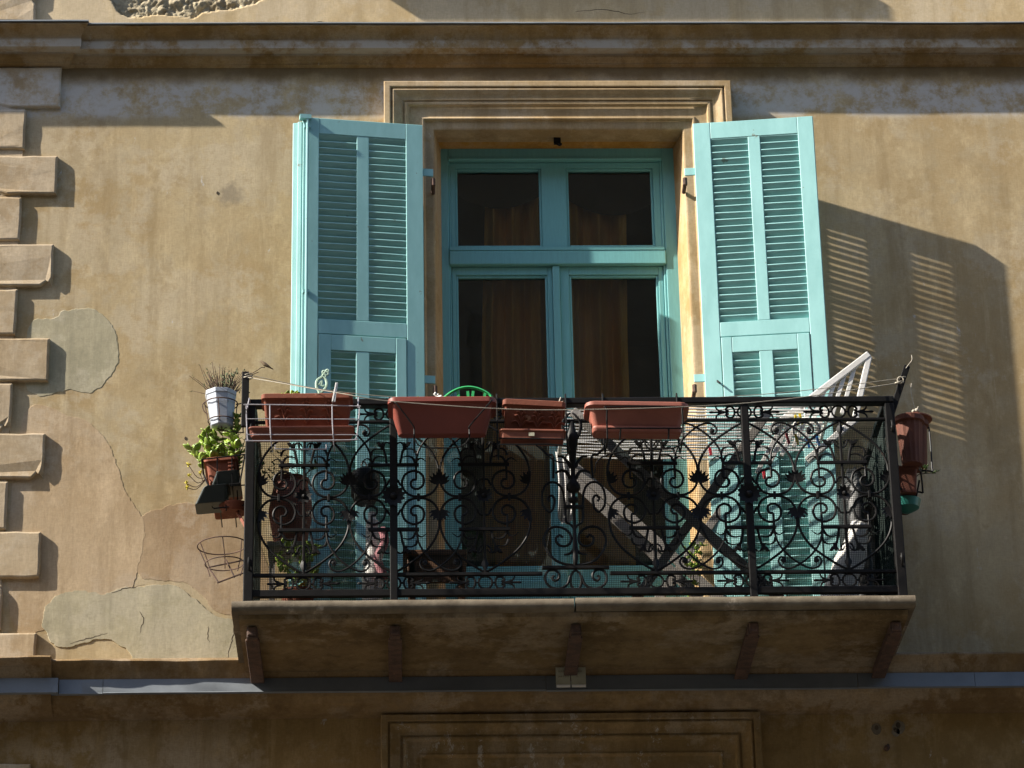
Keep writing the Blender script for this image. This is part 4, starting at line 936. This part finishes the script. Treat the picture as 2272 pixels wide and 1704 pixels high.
k.tube([(-1.405, .66, 7.175), (-1.40, .60, 7.13), (-1.378, .66, 7.06), (-1.368, .66, 7.045)], .004, 6); k.tube([(-1.215, .66, 7.198), (-1.235, .66, 7.06)], .0036, 6)
k.tube([(-1.405, .66, 7.175), (-1.36, .12, 7.26)], .0034, 6); k.tube([(-1.368, .66, 7.045), (-1.235, .66, 7.06)], .0034, 6)
for x in (-1.34, -1.275): k.tube([(x, .12, 7.262), (x + .002, .66, 7.187), (x + .006, .662, 7.05), (x, .14, 7.06)], .0028, 5)
k.tube(spline([(-1.215, .66, 7.198), (-1.195, .66, 7.185), (-1.192, .66, 7.13)], 3), .0034, 6)
k.tube([(-1.358, .6, 6.972), (-1.35, .62, 6.957), (-1.20, .62, 6.975)], .0034, 6); k.tube([(-1.36, .6, 6.985), (-1.20, .6, 7.0)], .0032, 6); k.tube([(-1.305, .62, 7.05), (-1.295, .62, 6.945)], .0026, 5); k.tube([(-1.25, .6, 7.05), (-1.243, .6, 6.95)], .003, 5)
k.build('wire_basket', m_iron, label='black wire basket around the succulent box planter', cat='basket', smooth=True)
for i, (x0_, x1_, z0_, z1_, ti, lb) in enumerate(((-1.372, -1.232, 7.050, 7.112, -4, 'dark green plastic tray hanging under the succulent box, upper one'), (-1.418, -1.27, 6.975, 7.045, -4, 'dark plastic tray wedged lowest in the wire basket on the left'))):
    k = MB(FB); a = R(ti)
    lo = [rr(x0_ + .004, x1_, .50, .63, 0, .014), rr(x0_ + .03, x1_ - .01, .52, .665, z1_ - z0_ - .006, .014), rr(x0_ + .03, x1_ - .01, .52, .668, z1_ - z0_, .014)]
    zz = [z0_] + [z1_ - .006, z1_]
    lo = [[(p[0], p[1], z_ + (p[0] - x0_) * .09) for p in L] for L, z_ in zip(lo, zz)]
    if i == 1: lo = [[(p[0] - .02 * (1 - j / 2) , p[1], p[2]) for p in L] for j, L in enumerate(lo)]
    k.loft(lo); k.build('plastic_tray', m_darkplast, label=lb, cat='tray', bevel=.002)
k = MB(FB); k.loft([circ(-1.26, .57, 6.955, .052, 20), circ(-1.26, .57, 6.985, .072, 20), circ(-1.26, .57, 6.99, .072, 20), circ(-1.26, .57, 6.985, .064, 20), circ(-1.26, .57, 6.965, .05, 20)]); k.build('saucer', m_terra, label='round terracotta saucer lowest under the wire basket on the left', cat='saucer', smooth=True)
k = MB(FB); k.tube(spline([(-1.25, .58, 6.955), (-1.225, .62, 6.90), (-1.205, .68, 6.84), (-1.20, .70, 6.80)], 4), .007, 6); k.build('hose_end', m_terradark, label='brown bent stick below the terracotta saucer beside the corner post', cat='stick', smooth=True)
# empty wire ring basket
k = MB(FB); ex, ed = -1.312, .60
def el(z, r, dx=0): return [(p[0] + dx, p[1], p[2] + (p[0] - ex) * .06) for p in circ(ex, ed, z, r, 28)]
k.tube(el(6.79, .108), .0028, 6, True); k.tube(el(6.705, .085, .012), .0026, 6, True)
for a in (2.6, 3.5, -.3, .6, 1.5): k.tube([(ex + .108 * math.cos(a), ed + .108 * math.sin(a), 6.79 + .108 * math.cos(a) * .06), (ex + .012 + .085 * math.cos(a), ed + .085 * math.sin(a), 6.705), (ex + .014 + .07 * math.cos(a), ed + .07 * math.sin(a), 6.655)], .0026, 5)
k.tube([(-1.365, .66, 6.665), (-1.20, .66, 6.70)], .0036, 6); k.tube([(-1.325, .68, 6.585), (-1.20, .68, 6.635)], .004, 6); k.tube([(-1.365, .66, 6.665), (-1.32, .68, 6.588)], .0034, 6); k.tube([(-1.29, .66, 6.70), (-1.25, .68, 6.61)], .0034, 6)
k.tube([(-1.204, .60, 6.86), (-1.206, .6, 6.70)], .0036, 6)
k.build('empty_ring_basket', m_rust, label='empty rusty wire ring basket at the lower left of the railing', cat='basket', smooth=True)
# plants in the rail planters
plant('small_succulent', 'small green succulent tips showing above the relief planter in the white rack', (-1.02, .86, 7.34), [[(-1.05 + .03 * i, .86, 7.335), (-1.05 + .03 * i, .87, 7.36), (-1.05 + .03 * i + rnd(-.01, .01), .88, 7.385)] for i in range(4)], ME_JADE, 5, ls=(.6, .9))
plant('small_succulent', 'two green succulent leaves at the left end of the red brown trough', (-.47, .87, 7.30), [[(-.48, .87, 7.29), (-.48, .88, 7.32), (-.478, .9, 7.345)], [(-.46, .87, 7.29), (-.455, .88, 7.31), (-.45, .9, 7.325)]], ME_JADE, 4, ls=(.8, 1.2))
plant('dry_stump', 'pale dry branching stump in the small tilted relief planter', (.16, .88, 7.28), [[(.155, .88, 7.27), (.16, .89, 7.31), (.178, .9, 7.36)], [(.16, .88, 7.30), (.147, .9, 7.325), (.143, .9, 7.335)], [(.165, .88, 7.31), (.185, .9, 7.325), (.182, .9, 7.34)]], None, 0, mat=m_cord, r=.007)
plant('grass_blades', 'a few thin dry grass blades in the pale trough', (.35, .87, 7.26), [[(.36, .87, 7.26), (.365, .88, 7.30), (.372, .88, 7.335)], [(.355, .87, 7.26), (.35, .88, 7.29), (.342, .88, 7.315)], [(.35, .87, 7.26), (.36, .88, 7.29), (.375, .88, 7.318)]], None, 0, r=.0014)

# ------------------------------------------------------------------ clothes lines, posts, peg
k = MB(FB); k.box(-1.228, -1.196, .765, .785, 7.28, 7.545); k.build('line_post', m_iron, label='short black upright bar at the left corner holding the clothes lines', cat='post', bevel=.003)
k = MB(FB); k.bar((1.652, .735, 7.33), (1.742, .74, 7.575), .028, .018, (0, 1, 0)); k.build('line_post', m_iron, label='black bar leaning outward at the right corner holding the clothes lines', cat='post', bevel=.003)
L1 = [(-1.20, .775, 7.532), (-.866, .76, 7.465), (-.455, .76, 7.422), (.246, .76, 7.411), (.742, .76, 7.413), (1.2, .75, 7.446), (1.715, .74, 7.515)]
L2 = [(-1.20, .785, 7.515), (-.779, 1.0, 7.328 + .01), (-.581, 1.0, 7.302), (-.093, 1.0, 7.262), (.231, 1.0, 7.256), (.738, 1.0, 7.268), (1.167, .9, 7.345), (1.70, .745, 7.49)]
for L, r, lb in ((L1, .0017, 'thin clothes line strung behind the planters between the corner bars'), (L2, .0021, 'clothes line sagging in front of the planters between the corner bars')):
    k = MB(FB); k.tube(spline(L, 8), r, 5)
    a, b_ = L[0], L[-1]
    for c in (a, b_): k.tube([(c[0] + .018 * math.cos(i * .6), c[1] + .016 * math.sin(i * .6), c[2] + .003 * math.sin(i * 1.3)) for i in range(12)], r * 1.3, 5)
    k.build('clothes_line', m_cord, label=lb, cat='clothes line', smooth=True)
k = MB(FB); k.tube(spline([(1.735, .75, 7.56), (1.75, .75, 7.58), (1.765, .75, 7.60), (1.765, .75, 7.625)], 3), .0022, 5); k.tube([(1.705 + .014 * math.cos(i * .5), .755, 7.50 + .016 * math.sin(i * .5)) for i in range(13)], .0028, 5); k.build('cord_end', m_cord, label='knotted loose cord end on the leaning bar at the right corner', cat='cord', smooth=True)
k = MB(FB); k.bar((-.822, .985, 7.306), (-.806, .985, 7.396), .010, .006); k.bar((-.814, .985, 7.306), (-.802, .985, 7.396), .007, .008); k.build('clothes_peg', m_white, label='white clothes peg on the line in front of the relief planter', cat='clothes peg', bevel=.001)
# small bird on a dry twig by the left post
bt = MB(FB); bt.tube(spline([(-1.195, .77, 7.535), (-1.165, .76, 7.558), (-1.142, .755, 7.577), (-1.128, .75, 7.578)], 4), .0017, 5); bt.tube(spline([(-1.19, .77, 7.53), (-1.178, .775, 7.535), (-1.155, .775, 7.545)], 3), .002, 5); bt.build('dry_twig', m_twig, label='thin dry twig tied to the top of the left corner bar', cat='twig')
bird = MB(FB); bs = [((-1.1555, 7.6060), .0006), ((-1.151, 7.6055), .0016), ((-1.1485, 7.6058), .0042), ((-1.1445, 7.6060), .0064), ((-1.139, 7.602), .0068), ((-1.133, 7.596), .0090), ((-1.126, 7.590), .0092), ((-1.118, 7.584), .0066), ((-1.110, 7.579), .0036), ((-1.100, 7.573), .0028), ((-1.091, 7.568), .0020)]
lo = []
for i, ((x, z), r) in enumerate(bs):
    a = bs[max(0, i - 1)][0]; c = bs[min(len(bs) - 1, i + 1)][0]; t = Vector((c[0] - a[0], 0, c[1] - a[1])).normalized(); nn = Vector((-t.z, 0, t.x))
    lo.append([(x + nn.x * r * math.cos(q_), .755 + r * (.85 if i < 8 else 1.6) * math.sin(q_), z + nn.z * r * math.cos(q_)) for q_ in [2 * math.pi * j / 10 for j in range(10)]])
bird.loft(lo); bird.tube([(-1.130, .752, 7.588), (-1.129, .752, 7.579)], .0008, 4); bird.tube([(-1.127, .758, 7.588), (-1.127, .758, 7.579)], .0008, 4)
bo = bird.build('small_bird', m_bird, label='small brown bird on a twig above the left corner of the railing', cat='bird', smooth='all')
wg = MB(FB); wg.loft([[(-1.134 , .7645, 7.598), (-1.130, .7645, 7.592), (-1.132, .7615, 7.595)], [(-1.120, .7655, 7.592), (-1.116, .7655, 7.581), (-1.118, .760, 7.586)], [(-1.1, .759, 7.575), (-1.101, .759, 7.573), (-1.1, .757, 7.574)]]); wg.build('wing', m_twig, bo)
k = MB(FB); k.ball((-1.1475, .7605, 7.6075), .0011, 6, 5); k.build('eye', m_black, bo)

# ------------------------------------------------------------------ right end pots
px_, pd_ = 1.765, .50
def pot(name, cx, cdp, z0, z1, r0, r1, mat, label, lip=.004, fl_=0):
    root = thing(name, label, 'plant pot', FB((cx, cdp, z0)))
    k = MB(FB); N = 28
    def c(z, r, j): return [(p[0], p[1], p[2]) for p in circ(cx, cdp, z, r, N)] if not (fl_ and j) else [(cx + (r - (fl_ if q_ % 2 else 0)) * math.cos(2 * math.pi * q_ / N), cdp + (r - (fl_ if q_ % 2 else 0)) * math.sin(2 * math.pi * q_ / N), z) for q_ in range(N)]
    k.loft([c(z0, r0, 0), c(z0 + .008, r0 + .002, 1), c(z1 - .03, r1 - .006, 1), c(z1 - .025, r1 + lip, 0), c(z1 - .003, r1 + lip, 0), c(z1, r1 + lip - .003, 0), c(z1, r1 - .008, 0), c(z1 - .03, r1 - .010, 0)])
    k.build('pot', mat, root, smooth=not fl_)
    k = MB(FB); k.loft([circ(cx, cdp, z1 - .029, r1 - .0105, N), circ(cx, cdp, z1 - .024, r1 - .02, N)]); k.build('soil', m_soil, root); return root
pot('ribbed_pot', 1.752, .62, 7.145, 7.372, .044, .066, m_terrashade, 'ribbed terracotta pot nearest the right corner post', fl_=.003)
pot('terracotta_pot', 1.812, .40, 7.145 + .07, 7.372 + .075, .044, .064, m_terrashade, 'smooth orange terracotta pot behind the ribbed pot on the right')
trough('box_planter', m_terrashade, 1.685, 1.782, .30, .60, 7.028, 7.15, .012, .012, .003, 'terracotta box below the two right hand pots', r=.012, lipz=.01)
k = MB(FB); cx = 1.735; k.loft([circ(cx, .50, 6.965, .02, 18), circ(cx, .50, 6.985, .055, 18), circ(cx, .50, 7.022, .065, 18), circ(cx, .50, 7.024, .06, 18), circ(cx, .50, 6.995, .05, 18)]); k.build('plastic_bowl', m_tealplast, label='dark teal plastic bowl under the pots at the right end', cat='bowl', smooth=True)
k = MB(FB); cx, d_ = 1.815, .40; k.loft([circ(cx, d_, 7.452, .066, 20), circ(cx, d_, 7.456, .082, 20), circ(cx, d_, 7.462, .082, 20), circ(cx, d_, 7.468, .07, 20)]); k.build('pot_saucer', m_terradark, label='dark saucer laid over the smooth pot on the right', cat='saucer', smooth=True)
k = MB(FB); k.tube(spline([(1.815, .45, 7.46), (1.812, .45, 7.50), (1.806, .45, 7.54), (1.802, .45, 7.58), (1.806, .45, 7.62)], 4), .0016, 5); k.tube(spline([(1.815, .45, 7.46), (1.822, .46, 7.485), (1.828, .46, 7.50)], 3), .002, 5); k.ball((1.818, .47, 7.476), .011, 8, 6); k.ball((1.803, .47, 7.472), .009, 8, 6); k.build('dry_stalk', m_cord, label='pale dry stalk with white knobs on the saucer at the right end', cat='plant', smooth='all')
holder([[(1.868, .45, 7.40), (1.872, .45, 7.38), (1.862, .5, 7.18), (1.85, .5, 7.165), (1.70, .56, 7.165), (1.66, .60, 7.165)], [(1.80, .55, 7.165), (1.803, .55, 7.05), (1.79, .55, 7.043), (1.67, .60, 7.045)], [(1.80, .5, 7.12), (1.775, .5, 7.02), (1.76, .5, 6.985)], [(1.775, .5, 7.02), (1.79, .5, 7.0), (1.765, .5, 6.975)]], 'black bent wire holder around the pots at the right end', .0042)
stems = [[(1.80, .42, 7.17), (1.83, .45, 7.19), (1.85, .45, 7.20 + .01 * i)] for i in range(2)] + [[(1.81, .45, 7.17), (1.85, .46, 7.175), (1.895, .46, 7.18)], [(1.81, .45, 7.17), (1.84, .46, 7.17), (1.885, .46, 7.17)]]
plant('trailing_plant', 'small green trailing sprig behind the wire holder at the right end', (1.81, .44, 7.17), stems, ME_SMALL, 12, ls=(.6, .9))

# ------------------------------------------------------------------ things standing on the balcony
# white slatted chair leaning at the right
ch = thing('slatted_chair', 'white slatted folding chair tipped over at the right end of the balcony', 'chair', FB((1.45, .45, 7.2)))
A0, A1 = Vector((1.16, .50, 7.405)), Vector((1.612, .50, 7.742)); B0, B1 = Vector((1.25, .50, 7.215)), Vector((1.56, .50, 7.47))
A0 = Vector((1.14, .50, 7.37))
MB(FB).bar(A0, A1, .03, .034, (0, 1, 0)).build('rail', m_white, ch, bevel=.004)
MB(FB).bar((1.30, .50, 7.22), (1.545, .50, 7.43), .03, .03, (0, 1, 0)).build('rail', m_white, ch, bevel=.004)
MB(FB).bar((1.612, .50, 7.73), (1.53, .50, 7.43), .028, .03, (0, 1, 0)).build('rail', m_white, ch, bevel=.004)
for i in range(8):
    t = .10 + .1 * i; a = A0 + (A1 - A0) * (t + .06); bb = Vector((a.x - .075 - .01 * (7 - i), .50, a.z - .27 + .004 * i))
    MB(FB).bar(tuple(a), tuple(bb), .019, .018, (0, 1, 0)).build('slat', m_white, ch, bevel=.002)
# clothes airer: crossed legs carrying a frame of parallel white wires
tb = thing('clothes_airer', 'folding clothes airer with crossed grey legs and rows of white wires', 'clothes airer', FB((.75, .38, 6.47)))
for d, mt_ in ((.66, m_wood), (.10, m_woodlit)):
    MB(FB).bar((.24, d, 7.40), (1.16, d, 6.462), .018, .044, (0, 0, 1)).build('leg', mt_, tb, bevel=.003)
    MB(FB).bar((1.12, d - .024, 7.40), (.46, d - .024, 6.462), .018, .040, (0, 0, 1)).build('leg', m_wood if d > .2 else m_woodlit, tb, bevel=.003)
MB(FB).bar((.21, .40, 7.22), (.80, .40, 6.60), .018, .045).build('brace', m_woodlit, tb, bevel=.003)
for x in (.205, 1.40): MB(FB).tube([(x, .08, 7.42), (x, .67, 7.42)], .009, 8).build('end_rail', m_white, tb, smooth=True)
for i in range(18):
    d = .085 + .0335 * i
    k = MB(FB); k.tube([(.205 + 1.195 * q_ / 14, d + .004 * noise.noise((q_ * .5, i * 3.1, 0)), 7.42 - .012 * math.sin(math.pi * q_ / 14) + .007 * noise.noise((q_ * .7, i * 1.7, 5))) for q_ in range(15)], .0048, 6)
    k.build('wire', m_white, tb, smooth=True)
# peg ring
pk = thing('peg_hanger', 'white ring hanger with coloured clothes pegs behind the railing on the right', 'hanger', FB((1.29, .46, 7.35)))
k = MB(FB); k.tube([(1.29 + .06 * math.cos(i * .3), .60 + .02 * math.sin(i * .3), 7.33 + .045 * math.sin(i * .3)) for i in range(21)], .006, 6, True); k.tube([(1.29, .6, 7.37), (1.29, .6, 7.44)], .004, 5); k.build('ring', m_white, pk, smooth=True)
for x, z, mt_ in ((1.245, 7.40, m_yel), (1.265, 7.405, m_yel), (1.335, 7.30, m_blue), (1.24, 7.305, m_yel), (1.29, 7.29, m_blue), (1.20, 7.31, m_red)):
    MB(FB).bar((x, .60, z), (x + .01, .60, z - .05), .012, .01).build('peg', mt_, pk)
for i, (x, z) in enumerate(((1.106, 7.185), (.868, 7.30))):
    MB(FB).bar((x, .46, z), (x + .004, .46, z - .035), .016, .012).build('clothes_peg', m_red, label='red clothes peg clipped to the airer wires, %s' % ('beside the right hand railing post' if i == 0 else 'right of the pale trough'), cat='clothes peg')
# white sunlit sack, right
k = MB(FB); lo = []
for j in range(9):
    t = j / 8; L = []
    for i in range(16):
        a = 2 * math.pi * i / 16; r = (1 + .22 * noise.noise((math.cos(a) * 2, math.sin(a) * 2, t * 4)))
        L.append((1.375 + .155 * t + (.10 - .055 * t) * r * math.cos(a), .46 + (.07 - .03 * t) * r * math.sin(a), 6.475 + .46 * t))
    lo.append(L)
k.loft(lo); k.build('white_sack', m_white, label='crumpled white sack leaning in the right corner behind the railing', cat='sack', smooth='all')
# dark things in the right corner
k = MB(FB); lo = []
for j in range(15):
    t = j / 14; L = []
    for i in range(26):
        an = 2 * math.pi * i / 26; c_n = noise.noise((math.cos(an) * 1.6, math.sin(an) * 1.6, t * 3)); fo = noise.noise((math.cos(an) * 5, math.sin(an) * 5, t * 2.2))
        r = (1 + .20 * c_n + .10 * fo) * (1 if t < .85 else 1 - (t - .85) * 4)
        L.append((1.545 + .074 * r * math.cos(an), .20 + .17 * r * math.sin(an), 6.475 + .81 * t + .02 * c_n * t))
    lo.append(L)
k.loft(lo); k.build('covered_bundle', m_black, label='tall bundle wrapped in black plastic in the right corner of the balcony', cat='bundle', smooth='all')
# hanging black pot
k = MB(FB); k.loft([circ(-.685, .60, 6.985, .045, 18), circ(-.685, .60, 7.02, .062, 18), circ(-.685, .60, 7.10, .068, 18), circ(-.685, .60, 7.13, .06, 18), circ(-.685, .60, 7.15, .03, 18)])
k.tube(spline([(-.69, .60, 7.148), (-.70, .60, 7.17), (-.69, .60, 7.185), (-.68, .60, 7.17), (-.68, .60, 7.15)], 3), .004, 5); k.build('hanging_pot', m_black, label='round black pot with a ring hanging behind the left part of the railing', cat='pot', smooth=True)
# wooden bench
bn = thing('wooden_bench', 'low brown wooden bench behind the railing left of the door', 'bench', FB((-.37, .35, 6.47)))
MB(FB).box(-.52, -.235, .20, .48, 6.785, 6.812).build('seat', m_bench, bn, bevel=.004); MB(FB).box(-.50, -.255, .455, .47, 6.66, 6.785).build('apron', m_bench, bn, bevel=.003)
for x in (-.495, -.275):
    for d in (.22, .44): MB(FB).box(x, x + .03, d, d + .03, 6.462, 6.785).build('leg', m_bench, bn, bevel=.003)
# white bottle, clay jar, dark shrub at the left
k = MB(FB); k.loft([circ(-.655, .45, 6.472, .045, 14), circ(-.655, .45, 6.72, .045, 14), circ(-.655, .45, 6.76, .03, 14), circ(-.655, .45, 6.96, .028, 14), circ(-.655, .45, 6.97, .018, 14), circ(-.655, .45, 7.0, .018, 14)]); k.build('plastic_bottle', m_white, label='tall white plastic bottle standing behind the left railing post', cat='bottle', smooth=True)
k = MB(FB); k.tube(spline([(-.61, .5, 6.9), (-.60, .52, 6.83), (-.63, .52, 6.75), (-.60, .52, 6.66)], 4), .02, 7); k.build('pink_rag', m_pink, label='pink rag hanging beside the white bottle', cat='rag', smooth='all')
cj = MB(FB); cj.loft([circ(-1.02, .40, 6.85, .07, 18), circ(-1.02, .40, 7.02, .10, 18), circ(-1.02, .40, 7.10, .09, 18), circ(-1.02, .40, 7.16, .075, 18), circ(-1.02, .40, 7.18, .085, 18), circ(-1.02, .40, 7.18, .075, 18), circ(-1.02, .40, 7.14, .07, 18)]); cj.build('clay_jar', m_terradark, label='brown clay jar on a stand behind the left corner of the railing', cat='jar', smooth=True)
st = thing('plant_stand', 'dark wooden plant stand carrying the clay jar in the left corner', 'stand', FB((-1.02, .40, 6.47)))
MB(FB).box(-1.12, -.92, .30, .50, 6.825, 6.848).build('top', m_wood, st, bevel=.003)
for x in (-1.11, -.95):
    for d in (.31, .47): MB(FB).box(x, x + .02, d, d + .02, 6.462, 6.825).build('leg', m_wood, st)
stems = [[(-1.02 + rnd(-.04, .04), .40, 7.14), (-1.02 + rnd(-.1, .1), .42 + rnd(-.08, .08), 7.21), (-1.02 + rnd(-.14, .14), .44 + rnd(-.1, .1), 7.26 + rnd(-.05, .05))] for i in range(10)]
plant('dry_shrub', 'tangled dry shrub in the clay jar below the white wire rack', (-1.02, .40, 7.14), stems, ME_SMALL, 8)
root = thing('fern_pot', 'leafy green plant in a small pot low in the left corner behind the netting', 'plant', FB((-1.0, .55, 6.47)))
k = MB(FB); k.loft([circ(-.98, .55, 6.472, .06, 16), circ(-.98, .55, 6.59, .075, 16), circ(-.98, .55, 6.59, .066, 16), circ(-.98, .55, 6.57, .062, 16)]); k.build('pot', m_terra, root, smooth=True)
for i in range(70): leaf(ME_JADE, root, FB((-.98 + rnd(-.09, .09), .55 + rnd(-.07, .07), 6.60 + rnd(0, .22))), (rnd(-1, 1), rnd(-1, 1), rnd(0, 1)), 0, rnd(.8, 1.4))
# vine right of the door foot
stems = [[(.80 + rnd(-.03, .04), .30, 6.47), (.80 + rnd(-.04, .05), .31, 6.70), (.81 + rnd(-.05, .05), .31, 6.88 + rnd(-.05, .02))] for i in range(6)]
root = plant('climbing_vine', 'bright green vine growing up right of the door behind the crossed table legs', (.80, .30, 6.47), stems, ME_JADE, 20, ls=(.5, .9))
# white curtain end / towel by the door post
k = MB(FB); vs = []
for j in range(11):
    for i in range(13):
        x = .165 + .075 * i / 12; v = j / 10
        vs.append((x + .01 * math.sin(v * 3), .55 + .012 * math.sin(i * 1.4 + v), 7.25 - .32 * v - .03 * math.sin(i * .26)))
k.add(vs, [(j * 13 + i, j * 13 + i + 1, (j + 1) * 13 + i + 1, (j + 1) * 13 + i) for j in range(10) for i in range(12)]); k.build('hanging_towel', m_white, label='narrow white towel hanging behind the central railing ornament', cat='towel', smooth='all')
# green arched frame, white wire, pale finial over the planters
ga = thing('arched_plastic_frame', 'bright green arched plastic frame with spokes behind the red brown trough', 'chair', FB((-.224, .6, 7.40)))
k = MB(FB); arc = [(-.325 + .205 * t, .60, 7.49 + .055 * math.sin(math.pi * min(1, t * .93 + .03)) ** .75) for t in [i / 16 for i in range(17)]]
k.tube([(-.345, .60, 7.465)] + arc + [(-.118, .60, 7.46)], .0062, 7, flat=1.6); k.build('arch', m_green, ga, smooth=True)
for x0_, x1_ in ((-.25, -.27), (-.215, -.20), (-.215, -.225), (-.165, -.145)):
    MB(FB).bar((x0_, .60, 7.40), (x1_, .60, 7.525), .012, .008, (0, 1, 0)).build('spoke', m_green, ga)
k = MB(FB); k.tube(spline([(-.375, .6, 7.515), (-.36, .6, 7.50), (-.345, .61, 7.495), (-.33, .6, 7.485), (-.31, .6, 7.478)], 4), .0055, 6); [k.ball((-.37 + .012 * i, .605, 7.513 - .007 * i), .006, 6, 5) for i in range(5)]
k.build('white_chain', m_white, label='short white plastic chain left of the green arched frame', cat='chain', smooth='all')
fi = MB(FB)
fx, fz = -.873, 7.57
fi.tube(spline([(fx - .022, .60, fz - .07), (fx - .018, .60, fz - .045), (fx - .03, .60, fz - .02), (fx - .027, .60, fz + .012), (fx - .005, .60, fz + .03)], 5), .006, 6)
fi.tube(spline([(fx - .012, .60, fz - .05), (fx + .006, .60, fz - .032), (fx + .016, .60, fz - .008), (fx + .012, .60, fz + .015), (fx, .60, fz + .03)], 5), .006, 6)
fi.tube(spline([(fx - .02, .60, fz - .01), (fx - .006, .60, fz + .01), (fx - .008, .60, fz - .015), (fx + .006, .60, fz - .012)], 4), .0045, 6)
for cx_, cz_, r in ((fx + .004, fz + .034, .009), (fx + .013, fz + .046, .010), (fx + .003, fz + .052, .008), (fx + .018, fz + .058, .007)): fi.tube([(cx_ + r * math.cos(i * .7), .60, cz_ + r * math.sin(i * .7)) for i in range(9)], .0042, 5, True)
fi.tube([(fx - .022, .6, fz - .07), (fx - .028, .6, fz - .16)], .007, 6)
fi.build('cast_finial', m_palegreen, label='pale green cast metal chair finial above the relief planter', cat='finial', smooth=True)
# two paper cards hung under the central bracket
for i, (x0_, x1_) in enumerate(((.160, .2245), (.2285, .294))):
    root = thing('paper_card', '%s of the two small yellowed cards hanging under the middle balcony bracket' % ('left' if i == 0 else 'right'), 'card', ((x0_ + x1_) / 2, .23, 6.245))
    MB().box(x0_, x1_, .224, .228, 6.256 , 6.338).build('card', m_card, root)
    MB().box(x0_ + .002, x1_ - .001, .222, .232, 6.246, 6.2555).build('edge_strip', m_white, root)
    k = MB()
    for j, (zz, n2) in enumerate(((6.320, 4), (6.296, 5 if i == 0 else 1))):
        for q_ in range(n2):
            xx = x0_ + .012 + .010 * q_ + (.012 if n2 == 1 else 0); k.tube([(xx, .2284, zz - .005), (xx + .003, .2284, zz + .004), (xx + .006, .2284, zz - .004)], .0009, 4)
    k.build('handwriting', m_ink, root)
    MB().tube([((x0_ + x1_) / 2, .226, 6.336), (.226, .24, 6.352)], .001, 4).build('string', m_cord, root)

# repeats of one kind share a group
GR = {'relief_planter': 'relief planters on the handrail', 'trough_planter': 'plain trough planters on the handrail', 'plant_tray': 'trays under the relief planters', 'plastic_tray': 'dark trays in the wire basket', 'wire_holder': 'dark wire holders on the railing',
      'line_post': 'bars holding the clothes lines', 'clothes_line': 'clothes lines over the handrail', 'clothes_peg': 'clothes pegs', 'small_succulent': 'succulents in the handrail planters', 'paper_card': 'cards under the middle bracket'}
for o in list(bpy.data.objects):
    if o.parent is None and o.get('category'):
        g_ = GR.get(o.name.split('.')[0])
        if g_: o['group'] = g_
